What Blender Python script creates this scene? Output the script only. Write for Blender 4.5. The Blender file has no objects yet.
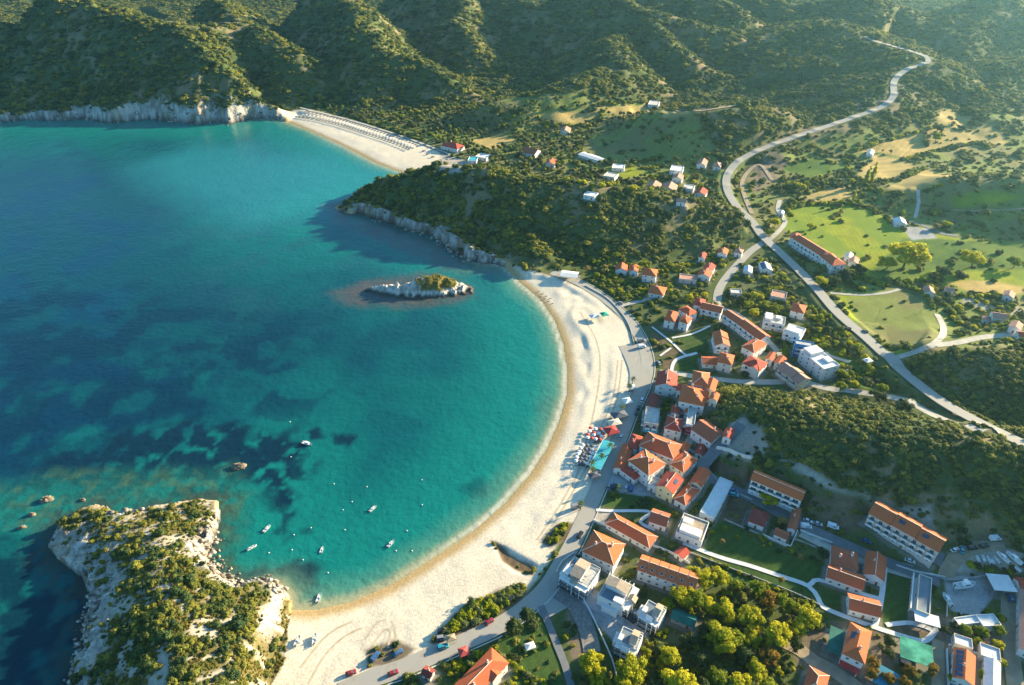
import bpy, math, random
import numpy as np
R = math.radians
C = bpy.context.scene.collection
SC = bpy.context.scene
rnd = random.Random(7)

# ------------------------------------------------------------------ camera, sky, sun, exposure
CAM_H = 260.0; PITCH = R(35.0); FPX = 683.0; W_, H_ = 1024, 685
cam_d = bpy.data.cameras.new('camera'); cam = bpy.data.objects.new('camera', cam_d); C.objects.link(cam)
cam.location = (0, 0, CAM_H); cam.rotation_euler = (R(90) - PITCH, 0, 0)
cam_d.sensor_width = 36.0; cam_d.lens = 36.0 * FPX / W_; cam_d.clip_start = 1.0; cam_d.clip_end = 20000.0
SC.camera = cam
SUN_AZ = R(27.0)      # to the right of the view and beyond it (angle from +X towards +Y)
SUN_EL = R(16.0)
world = bpy.data.worlds.new('World'); SC.world = world; world.use_nodes = True
wn = world.node_tree.nodes; wl = world.node_tree.links
sky = wn.new('ShaderNodeTexSky'); sky.sky_type = 'NISHITA'; sky.sun_disc = False
sky.sun_elevation = SUN_EL; sky.sun_rotation = R(90) - SUN_AZ
sky.air_density = 1.0; sky.dust_density = 1.2; sky.ozone_density = 3.0
_tint = wn.new('ShaderNodeVectorMath'); _tint.operation = 'MULTIPLY'; _tint.inputs[1].default_value = (.58, .95, 1.06)      # the cool clear-air sky of the photograph
wl.new(sky.outputs[0], _tint.inputs[0]); wl.new(_tint.outputs[0], wn['Background'].inputs[0]); wn['Background'].inputs[1].default_value = 0.084
sun_d = bpy.data.lights.new('sun', 'SUN'); sun = bpy.data.objects.new('sun', sun_d); C.objects.link(sun)
sun_d.energy = 5.0; sun_d.angle = R(0.9); sun_d.color = (1.0, 0.81, 0.50)
sun.rotation_euler = (R(90) - SUN_EL, 0, SUN_AZ + R(90))
SC.view_settings.view_transform = 'Standard'; SC.view_settings.look = 'None'
SC.view_settings.gamma = 1.0; SC.view_settings.use_curve_mapping = False
SC.view_settings.exposure = 1.84
SC.render.engine = 'CYCLES'
SC.cycles.max_bounces = 4; SC.cycles.diffuse_bounces = 2; SC.cycles.glossy_bounces = 2
SC.cycles.transmission_bounces = 2; SC.cycles.volume_bounces = 0; SC.cycles.transparent_max_bounces = 4
SC.cycles.caustics_reflective = False; SC.cycles.caustics_refractive = False
HAZE_DENSITY = 0.000065

# ------------------------------------------------------------------ pixel <-> world
cp, sp = math.cos(PITCH), math.sin(PITCH)
def ray(px, py):
    a = (px - W_ / 2) / FPX; b = (H_ / 2 - py) / FPX
    return np.array([a, cp + b * sp, -sp + b * cp])
def at(px, py, z=0.0):
    d = ray(px, py); t = (z - CAM_H) / d[2]
    return np.array([d[0] * t, d[1] * t, z])

# ------------------------------------------------------------------ noise
_rng = np.random.RandomState(11)
_TAB = _rng.rand(512, 512).astype(np.float32)
def vnoise(x, y):
    xi = np.floor(x); yi = np.floor(y); fx = x - xi; fy = y - yi
    xi = xi.astype(np.int64); yi = yi.astype(np.int64)
    fx = fx * fx * (3 - 2 * fx); fy = fy * fy * (3 - 2 * fy)
    a = _TAB[xi & 511, yi & 511]; b = _TAB[(xi + 1) & 511, yi & 511]
    c = _TAB[xi & 511, (yi + 1) & 511]; d = _TAB[(xi + 1) & 511, (yi + 1) & 511]
    return (a * (1 - fx) + b * fx) * (1 - fy) + (c * (1 - fx) + d * fx) * fy
def fbm(x, y, s, o=4, seed=0.0, ridge=False):
    v = 0.0; amp = 0.5; f = 1.0 / s; tot = 0.0
    for k in range(o):
        n = vnoise(x * f + seed + 17.3 * k, y * f + seed * 1.7 + 9.1 * k)
        if ridge: n = 1 - np.abs(2 * n - 1)
        v = v + amp * n; tot += amp; amp *= 0.5; f *= 2.03
    return v / tot
def sst(a, b, x):
    t = np.clip((x - a) / (b - a), 0, 1); return t * t * (3 - 2 * t)
def poly_d(X, Y, pts):
    """distance to a polyline, interpolated third column and side sign"""
    best = np.full(X.shape, 1e9, np.float32); bz = np.zeros(X.shape, np.float32)
    for p, q in zip(pts[:-1], pts[1:]):
        dx, dy = q[0] - p[0], q[1] - p[1]; L2 = dx * dx + dy * dy + 1e-9
        t = np.clip(((X - p[0]) * dx + (Y - p[1]) * dy) / L2, 0, 1)
        d = (X - p[0] - t * dx) ** 2 + (Y - p[1] - t * dy) ** 2
        m = d < best
        best = np.where(m, d, best)
        if len(p) > 2: bz = np.where(m, p[2] + t * (q[2] - p[2]), bz)
    return np.sqrt(best), bz
def inside(X, Y, pts):
    r = np.zeros(X.shape, bool); n = len(pts)
    for i in range(n):
        x1, y1 = pts[i][0], pts[i][1]; x2, y2 = pts[(i + 1) % n][0], pts[(i + 1) % n][1]
        if y1 == y2: continue
        c = ((y1 > Y) != (y2 > Y)) & (X < (x2 - x1) * (Y - y1) / (y2 - y1) + x1)
        r ^= c
    return r

# ------------------------------------------------------------------ coast
coast_px = [(-60,121),(0,122),(30,119),(60,121),(85,118),(110,123),(150,119),(175,122),(200,124),(216,121),(228,124),(250,119),(268,118),(285,121),
 (310,131),(345,147),(375,163),(402,173),(398,178),(372,187),(354,197),(333,208),(345,213),(362,214),(378,219),(395,224),(412,231),(430,234),(440,241),(452,250),(465,259),(480,263),(497,264),(506,267),
 (520,283),(540,300),(554,320),(563,345),(567,370),(566,395),(559,420),(547,447),(530,474),(505,503),(470,533),(430,560),(390,585),(350,602),(318,609),(292,609),
 (290,598),(278,586),(262,583),(246,590),(230,583),(216,572),(207,556),(214,540),(220,520),(218,503),(205,499),(192,503),(165,509),(140,513),(118,515),(98,507),(78,511),(58,524),(48,545),(62,562),(84,578),(92,600),(90,625),(82,650),(74,685),(68,740)]
coast = [tuple(at(x, y)[:2]) for x, y in coast_px]
coast = [(-9000, coast[0][1] + 30)] + coast + [(-150, 90), (-190, -400), (9000, -400), (9000, 9000), (-9000, 9000)]
coast_line = coast[:-4] 
# ------------------------------------------------------------------ hills: ridge lines (pixel x, pixel y, height), slope, rounding
ridges = [
 ([(60,-6,112),(100,7,100),(165,22,90),(185,45,74),(200,62,60),(240,85,40),(264,104,16)], .72, 11),
 ([(-140,10,95),(-40,20,85),(20,28,75),(45,40,62),(58,62,42),(66,90,22)], .66, 11),
 ([(215,-4,90),(240,24,75),(260,35,68),(300,55,50),(345,68,28),(352,80,14)], .72, 11),
 ([(240,24,75),(190,24,86),(165,22,90)], .72, 11),
 ([(330,-12,102),(345,0,92),(360,25,76),(385,50,56),(420,57,49),(450,75,33),(472,92,14)], .72, 11),
 ([(420,-20,88),(500,-5,76),(560,15,58),(580,24,46)], .66, 11),
 ([(470,0,72),(455,20,58),(470,40,42)], .58, 6),
 ([(590,-24,104),(632,5,82),(650,20,68),(670,45,50),(700,62,36),(735,82,14)], .72, 11),
 ([(632,5,82),(655,12,76),(700,25,62),(740,38,46),(772,50,26)], .68, 10),
 ([(650,20,55),(612,40,52),(625,62,44),(590,76,40),(545,92,32),(500,102,24),(470,112,12)], .55, 10),
 ([(545,92,32),(565,110,14)], .35, 6),
 ([(630,118,14),(655,111,28),(700,105,42),(745,105,42),(790,112,28),(815,122,14)], .46, 14),
 ([(372,188,9),(390,178,18),(440,167,32),(480,169,38),(530,179,39),(600,187,36),(660,195,29),(720,206,20),(752,222,10)], .56, 13),
 ([(-80,106,24),(0,107,23),(30,106,21),(70,105,23)], .75, 6),
 ([(352,201,6),(378,208,9),(405,219,11),(440,230,13),(468,247,12),(492,256,8)], .85, 4),
 ([(480,169,30),(520,215,20),(540,250,10)], .45, 8),
 ([(660,195,24),(690,225,14),(705,244,8)], .58, 6),
 ([(110,526,8),(150,545,12),(160,580,15),(172,620,17),(190,670,20),(205,760,22)], .32, 6),
 ([(160,580,15),(215,610,11),(245,640,6)], .34, 6),
 ([(708,396,9),(735,401,17),(790,412,26),(850,424,29),(900,432,30),(960,440,30),(1024,450,33),(1120,466,38)], .62, 15),
 ([(890,353,11),(940,350,20),(1000,357,27),(1070,364,32),(1200,380,36)], .30, 10),
 ([(905,190,14),(950,180,24),(1024,180,32),(1120,184,36)], .38, 10),
 ([(760,150,11),(850,119,24),(893,97,34),(899,73,45),(925,63,50),(882,43,58),(866,37,62),(840,20,72)], .27, 12),
 ([(925,63,50),(975,90,34),(985,112,22)], .22, 12),
 ([(985,112,24),(1000,85,36),(1030,60,50),(1100,40,64)], .36, 10),
 ([(690,-20,84),(780,2,66),(850,12,60),(930,20,56),(1024,14,64),(1150,0,92)], .42, 10),
 ([(780,2,66),(800,24,46),(830,32,34)], .40, 8),
 ([(930,20,56),(960,40,42)], .40, 8),
 ([(700,-6,86),(735,10,66),(765,24,46),(790,34,30)], .46, 8),
 ([(870,-8,92),(900,8,68),(935,34,44)], .44, 8),
 ([(1000,-4,84),(985,14,64),(968,40,42)], .42, 8),
]
ridges = [([tuple(at(*p)) for p in r], s, k) for r, s, k in ridges]

# ------------------------------------------------------------------ the terrain grid (one sheet, finer where it is nearer)
Y0, RG, NV = 85.0, 1.0042, 930
U0, U1, NU = -1.05, 1.05, 840
vv = Y0 * RG ** np.arange(NV); uu = np.linspace(U0, U1, NU)
GX = (uu[None, :] * (0.8192 * vv[:, None] + 149.0)).astype(np.float32)
GY = np.repeat(vv[:, None], NU, 1).astype(np.float32)
sd, _ = poly_d(GX, GY, coast_line)
land = inside(GX, GY, coast)
sd = np.where(land, sd, -sd).astype(np.float32)
n1 = fbm(GX, GY, 14, 3, 3.1); n2 = fbm(GX, GY, 60, 4, 7.7); n3 = fbm(GX, GY, 5, 3, 1.3)
hill = np.zeros_like(GX)
nr = fbm(GX, GY, 150, 5, 5.0, True)
for pts, slope, rk in ridges:
    zmax = max(p[2] for p in pts); rad = zmax / slope + 60
    x0, x1 = min(p[0] for p in pts) - rad, max(p[0] for p in pts) + rad
    y0, y1 = min(p[1] for p in pts) - rad, max(p[1] for p in pts) + rad
    r0, r1 = np.searchsorted(vv, y0), np.searchsorted(vv, y1)
    if r1 <= r0: continue
    sl = slice(r0, r1); X, Y = GX[sl], GY[sl]
    far = np.clip(zmax / 60, .25, 1)
    wx = X + far * 16 * (fbm(X, Y, 45, 3, 21.0) - .5); wy = Y + far * 16 * (fbm(X, Y, 45, 3, 33.0) - .5)
    d, z = poly_d(wx, wy, pts)
    dd = np.sqrt(d * d + rk * rk) - rk
    h = z - slope * dd
    if zmax > 45: h = np.maximum(h, .58 * z - .32 * dd)
    hill[sl] = np.maximum(hill[sl], h)
# gullies and spurs on the mountain flanks
amp = sst(15, 70, hill)
hill = hill + amp * 20 * (nr - .62) + sst(6, 30, hill) * (5 * (n2 - .5) + 1.6 * (n1 - .5))
hill = np.maximum(hill, 0)
_bp = [tuple(at(*p, 2.0)[:2]) for p in [(287,600),(282,622),(274,645),(262,690),(250,760),(420,760),(520,590),(400,560),(300,604)]]
_in = inside(GX, GY, _bp); _d, _ = poly_d(GX[:420], GY[:420], _bp + [_bp[0]])
_m = np.zeros_like(hill); _m[:420] = sst(-7, 3, np.where(_in[:420], _d, -_d)); hill = hill * (1 - _m)
inl = np.maximum(sd, 0)
base = 2.6 * (1 - np.exp(-inl / 22)) + 0.012 * np.clip(inl - 60, 0, 600)
base += np.clip(GY - 1500, 0, 1600) * 0.065 * (0.6 + 0.8 * nr)
base += (n2 - .5) * 3.0 * sst(250, 420, inl)
Zs = np.where(hill > base, base * .35 + np.maximum(hill, base * .65), base)
k = 3.0                                                    # smooth union of plain and hills
Zl = 0.5 * (hill + base + np.sqrt((hill - base) ** 2 + k * k)) - .5 * k * 0
Zl = np.where(hill < .5, base + .0, Zl); Zl = np.maximum(Zl, base)
# rocky coast: the land rises in a broken cliff wherever a hill meets the water
rocky = sst(2.5, 6.5, hill)
sdn = inl + (fbm(GX, GY, 9, 3, 40.0, True) - .55) * 9 * rocky
lc = 5.5 + 7 * n2
cl = 0.7 + 1.5 * np.minimum(np.maximum(sdn, 0), lc) + .62 * np.maximum(sdn - lc, 0) + 5.0 * (fbm(GX, GY, 7, 4, 51., True) - .5) * sst(0, 5, sdn)
_pl = [tuple(at(*p)[:2]) for p in [(75,509),(50,540),(85,580),(92,610),(82,650),(74,690)]]
pd_ = np.full_like(GX, 99.); pd_[:420], _ = poly_d(GX[:420], GY[:420], _pl); crag = 1 - sst(8, 24, pd_ + 10 * (n1 - .5)); crag = crag * land
cl = cl - crag * 6.5 * (1 - fbm(GX, GY, 8, 4, 140., True)) * sst(1, 6, inl)
cl = np.maximum(cl, .12 * inl)
Zl = np.where(rocky > 0, np.minimum(Zl, np.where(rocky > .3, cl, 1e6)), Zl)
sea_z = -0.05 * np.minimum(-sd, 120) - .25
# beach: foot-worn sand, cusps behind the waterline
cusp = np.exp(-((inl - 16) / 13) ** 2) * (1 - rocky) * sst(2, 7, inl)
Zl = Zl + cusp * (.55 * (fbm(GX, GY, 11, 2, 60.) - .5) + .12 * (n3 - .5))
_dn = [tuple(at(*p, 2.0)[:2]) for p in [(548,285),(582,292),(606,320),(612,360),(598,400),(574,400),(578,350),(566,315)]]
_in = inside(GX[:520], GY[:520], _dn); _d, _ = poly_d(GX[:520], GY[:520], _dn + [_dn[0]])
Zl[:520] += sst(-3, 9, np.where(_in, _d, -_d)) * 2.0 * (fbm(GX[:520] * 1.0, GY[:520] * .8, 11, 2, 66.) - .45)
_gl = [tuple(at(*p, 2.0)[:2]) for p in [(492,541),(505,546),(522,556),(540,566),(538,578),(514,572),(500,560)]]
_in = inside(GX[:420], GY[:420], _gl); _d, _ = poly_d(GX[:420], GY[:420], _gl + [_gl[0]])
Zl[:420] = np.maximum(Zl[:420] - sst(-1, 2.5, np.where(_in, _d, -_d)) * 1.1, np.minimum(.3, Zl[:420]))
Zl = Zl + (1 - rocky) * .04 * (n3 - .5) * sst(1, 4, inl)
Zl = Zl + crag * 4.0 * (fbm(GX, GY, 6, 4, 144., True) - .55) * sst(1, 5, inl)
Z = np.where(land, np.maximum(Zl, .02), sea_z).astype(np.float32)
LR = math.log(RG)
def gidx(x, y):
    x = np.asarray(x, float); y = np.maximum(np.asarray(y, float), Y0 * 1.0001)
    v = np.clip(np.log(y / Y0) / LR, 0, NV - 1.001); u = np.clip((x / (0.8192 * y + 149.0) - U0) / (U1 - U0) * (NU - 1), 0, NU - 1.001)
    return u, v
def gsample(A, x, y):
    u, v = gidx(x, y); i = v.astype(int); j = u.astype(int); fv = v - i; fu = u - j
    return (A[i, j] * (1 - fu) + A[i, j + 1] * fu) * (1 - fv) + (A[i + 1, j] * (1 - fu) + A[i + 1, j + 1] * fu) * fv
def ground(x, y): return gsample(Z, x, y)
_T = np.geomspace(1.0, 22.0, 1500)
def on(px, py, dz=0.0):
    """the point of the terrain (raised by dz) seen at this pixel"""
    d = ray(px, py); t = _T * 120.0
    x, y, z = d[0] * t, d[1] * t, CAM_H + d[2] * t
    g = np.maximum(ground(x, y), 0.0) + dz
    hit = np.nonzero(z <= g)[0]
    if len(hit) == 0 or hit[0] == 0:
        return at(px, py, dz)
    i = hit[0]; a, b = z[i - 1] - g[i - 1], g[i] - z[i]
    f = a / (a + b + 1e-9); tt = t[i - 1] + f * (t[i] - t[i - 1])
    return np.array([d[0] * tt, d[1] * tt, CAM_H + d[2] * tt])

# ------------------------------------------------------------------ roads and paths: pixel centre lines, width in metres
def smooth(pts, step=2.0):
    P = [np.array(p, float) for p in pts]; out = []
    for i in range(len(P) - 1):
        p0 = P[max(i - 1, 0)]; p1 = P[i]; p2 = P[i + 1]; p3 = P[min(i + 2, len(P) - 1)]
        n = max(2, int(np.linalg.norm(p2[:2] - p1[:2]) / step))
        for k_ in range(n):
            t = k_ / n
            out.append(.5 * ((2 * p1) + (-p0 + p2) * t + (2 * p0 - 5 * p1 + 4 * p2 - p3) * t * t + (-p0 + 3 * p1 - 3 * p2 + p3) * t ** 3))
    out.append(P[-1]); return out
roads = [
 ('main_road', [(1060,462),(1010,438),(975,421),(940,401),(905,374),(868,340),(838,314),(818,291),(798,270),(778,251),(762,236),(752,222),(737,207),(728,192),(727,177),(738,162),(765,148),(805,134),(850,119),(880,108),(893,97),(894,82),(905,71),(928,63)], 7.4, 'road'),
 ('mountain_road', [(928,63),(925,57),(905,50),(886,45),(873,41),(866,37)], 6.5, 'road'),
 ('side_road', [(768,240),(752,250),(740,262),(726,278),(719,290),(717,301)], 6.0, 'road'),
 ('village_lane', [(717,301),(722,308),(737,314),(752,326),(768,341),(778,352),(788,366),(800,379)], 4.2, 'lane'),
 ('upper_lane', [(745,382),(775,382),(800,381),(826,388),(865,393),(903,400),(934,415),(960,426),(985,431)], 5.0, 'lane'),
 ('beach_road', [(552,272),(575,281),(596,293),(616,308),(630,322),(640,338),(646,355),(647,372),(641,390),(630,413),(621,436),(609,463),(597,490),(586,515),(572,545),(560,566),(546,588),(525,608),(500,625),(470,639),(440,652),(405,667),(370,679),(340,692)], 7.6, 'road'),
 ('plaza_road', [(628,345),(634,356),(640,372),(640,388)], 13.0, 'road'),
 ('bridge_road', [(545,590),(548,602),(556,614)], 12.0, 'road'),
 ('cross_lane', [(612,308),(632,303),(648,299),(660,293)], 3.5, 'lane'),
 ('back_street', [(742,424),(726,440),(712,455),(703,468),(716,481),(740,492),(770,508),(800,524),(830,538),(865,553),(900,567),(940,582)], 6.0, 'asphalt'),
 ('shop_lane', [(703,468),(694,460),(684,452),(690,440),(694,430)], 4.0, 'lane'),
 ('plaza_lane', [(660,372),(675,373),(692,376),(715,379),(745,382)], 4.5, 'lane'),
 ('hotel_forecourt', [(868,522),(890,532),(915,546),(942,562)], 7.0, 'asphalt'),
 ('parking_lane', [(802,531),(832,546),(858,556),(890,566),(914,573)], 8.0, 'lane'),
 ('south_lane', [(1009,590),(1009,625),(1011,650),(1016,690)], 6.0, 'dirt_road'),
 ('orchard_track', [(780,640),(800,650),(815,662),(835,672),(860,690)], 6.0, 'dirt_road'),
 ('grove_lane', [(938,640),(938,662),(938,690)], 4.5, 'dirt_road'),
 ('farm_track', [(850,362),(830,356),(826,352)], 3, 'lane'),
 ('field_track', [(895,358),(915,352),(933,345),(942,336),(943,326),(937,314)], 4.0, 'lane'),
 ('valley_track', [(935,345),(955,343),(985,337),(1024,334),(1060,330)], 4.5, 'lane'),
 ('hedge_track', [(830,293),(860,295),(885,293),(900,289)], 2.5, 'lane'),
 ('creek_track', [(915,218),(918,205),(918,190)], 3.0, 'lane'),
 ('court_track', [(885,216),(905,220),(925,226),(940,233),(958,236)], 4.0, 'asphalt'),
 ('hill_track', [(952,210),(985,211),(1030,208)], 2.5, 'dirt_road'),
 ('gravel_track', [(772,180),(760,165),(748,172),(742,184),(746,200),(752,214)], 4.0, 'dirt_road'),
 ('farm_road', [(765,243),(775,235),(785,222),(778,210),(780,200)], 4.0, 'lane'),
 ('villa_drive', [(563,584),(580,595),(596,604),(612,612),(625,618)], 7.0, 'paving'),
 ('ridge_track', [(560,77),(590,73),(620,70)], 3.5, 'dirt_road'),
 ('crest_track', [(104,7),(135,12),(165,22),(200,24),(240,24)], 3.5, 'dirt_road'),
 ('boat_yard_lane', [(944,580),(950,566),(962,553),(985,546),(1005,548)], 6.0, 'dirt_road'),
 ('far_beach_road', [(300,108),(345,119),(385,131),(420,143),(450,155)], 3.0, 'lane'),
 ('valley_road', [(640,112),(690,112),(735,106)], 3.0, 'dirt_road'),
 ('garden_path', [(683,543),(700,550),(722,558),(750,566),(780,576),(808,586),(818,598),(823,607),(846,617),(874,627),(889,632),(916,640),(927,640),(938,627)], 2.2, 'white_path'),
 ('garden_path', [(808,586),(812,583),(819,580),(849,590),(880,599)], 2.0, 'white_path'),
 ('garden_path', [(885,566),(881,600),(875,626)], 2.2, 'white_path'),
 ('garden_path', [(886,625),(912,623),(932,630)], 2.0, 'white_path'),
 ('garden_path', [(884,566),(893,565),(913,573),(913,612)], 2.2, 'white_path'),
 ('garden_path', [(672,338),(692,334),(710,326)], 1.6, 'white_path'),
 ('garden_path', [(652,327),(670,341),(686,355),(697,353)], 1.6, 'white_path'),
 ('garden_path', [(660,356),(671,348)], 1.4, 'white_path'),
 ('garden_path', [(671,373),(676,360),(697,353)], 2.2, 'white_path'),
 ('garden_path', [(596,510),(613,511),(650,512),(640,522),(655,530)], 1.8, 'white_path'),
 ('sand_track', [(300,668),(322,640),(338,628),(352,622)], 1.0, 'sand_track'),
 ('sand_track', [(308,684),(325,655),(345,636),(362,628)], 1.0, 'sand_track'),
 ('sand_track', [(365,640),(378,622),(392,622),(396,640)], .9, 'sand_track'),
 ('sand_track', [(372,646),(384,630),(390,632),(388,648)], .9, 'sand_track'),
 ('sand_track', [(537,540),(560,505),(590,450),(612,400),(618,360)], 1.0, 'sand_track'),
 ('sand_track', [(541,542),(564,507),(594,452),(616,402),(622,360)], 1.0, 'sand_track'),
 ('sand_track', [(575,480),(592,420),(600,370),(596,340),(580,312)], 1.0, 'sand_track'),
 ('concrete_channel', [(541,606),(549,625),(557,645),(565,665),(572,690)], 3.0, 'asphalt'),
 ('river_bed', [(557,592),(572,602),(583,620),(590,640),(592,652)], 7.0, 'gravel'),
 ('hotel_path', [(786,262),(797,268),(806,274)], 4.0, 'asphalt'),
]
road_lines = []
for nm, pl, wd, mt in roads:
    pts = [on(*p) for p in pl]
    if wd > 4.1 or mt == 'road':                    # ease the profile so the road does not jump with every hummock
        zz = np.array([p[2] for p in pts]); z2 = zz.copy()
        for _ in range(6): z2[1:-1] = .25 * z2[:-2] + .5 * z2[1:-1] + .25 * z2[2:]
        for p, z_ in zip(pts, z2): p[2] = max(z_, .8)
        pts = [at(q[0], q[1], p[2]) if 'ridge' not in nm and 'crest' not in nm else p for q, p in zip(pl, pts)]
    line = smooth(pts, 2.5)
    road_lines.append([nm, line, wd, mt])
roadmask = np.zeros_like(Z)
def local(pts, rad):
    xs = [p[0] for p in pts]; ys = [p[1] for p in pts]
    r0 = max(0, np.searchsorted(vv, min(ys) - rad)); r1 = min(NV, np.searchsorted(vv, max(ys) + rad))
    if r1 <= r0 + 1: r1 = r0 + 2
    D = 0.8192 * vv[r0:r1] + 149.0
    umin = min(min(xs) - rad, 0) / D.min() if min(xs) - rad < 0 else (min(xs) - rad) / D.max()
    umax = (max(xs) + rad) / D.min() if max(xs) + rad > 0 else (max(xs) + rad) / D.max()
    c0 = int(np.clip((umin - U0) / (U1 - U0) * (NU - 1) - 1, 0, NU - 2)); c1 = int(np.clip((umax - U0) / (U1 - U0) * (NU - 1) + 2, c0 + 2, NU))
    return slice(r0, r1), slice(c0, c1)
for nm, line, wd, mt in road_lines:
    for a in range(0, len(line) - 1, 12):
        seg = line[a:a + 13]
        if len(seg) < 2: continue
        S = local(seg, wd / 2 + 10)
        d, z = poly_d(GX[S], GY[S], seg)
        cell = .006 * GY[S]
        w = 1 - sst(wd / 2 + 1.0 + cell, wd / 2 + 6 + cell, d)
        Z[S] = Z[S] * (1 - w) + (z - .06) * w
        m = 1 - sst(wd / 2 - .3 + .6 * cell, wd / 2 + 1.6 + cell, d)
        roadmask[S] = np.maximum(roadmask[S], m)

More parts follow.
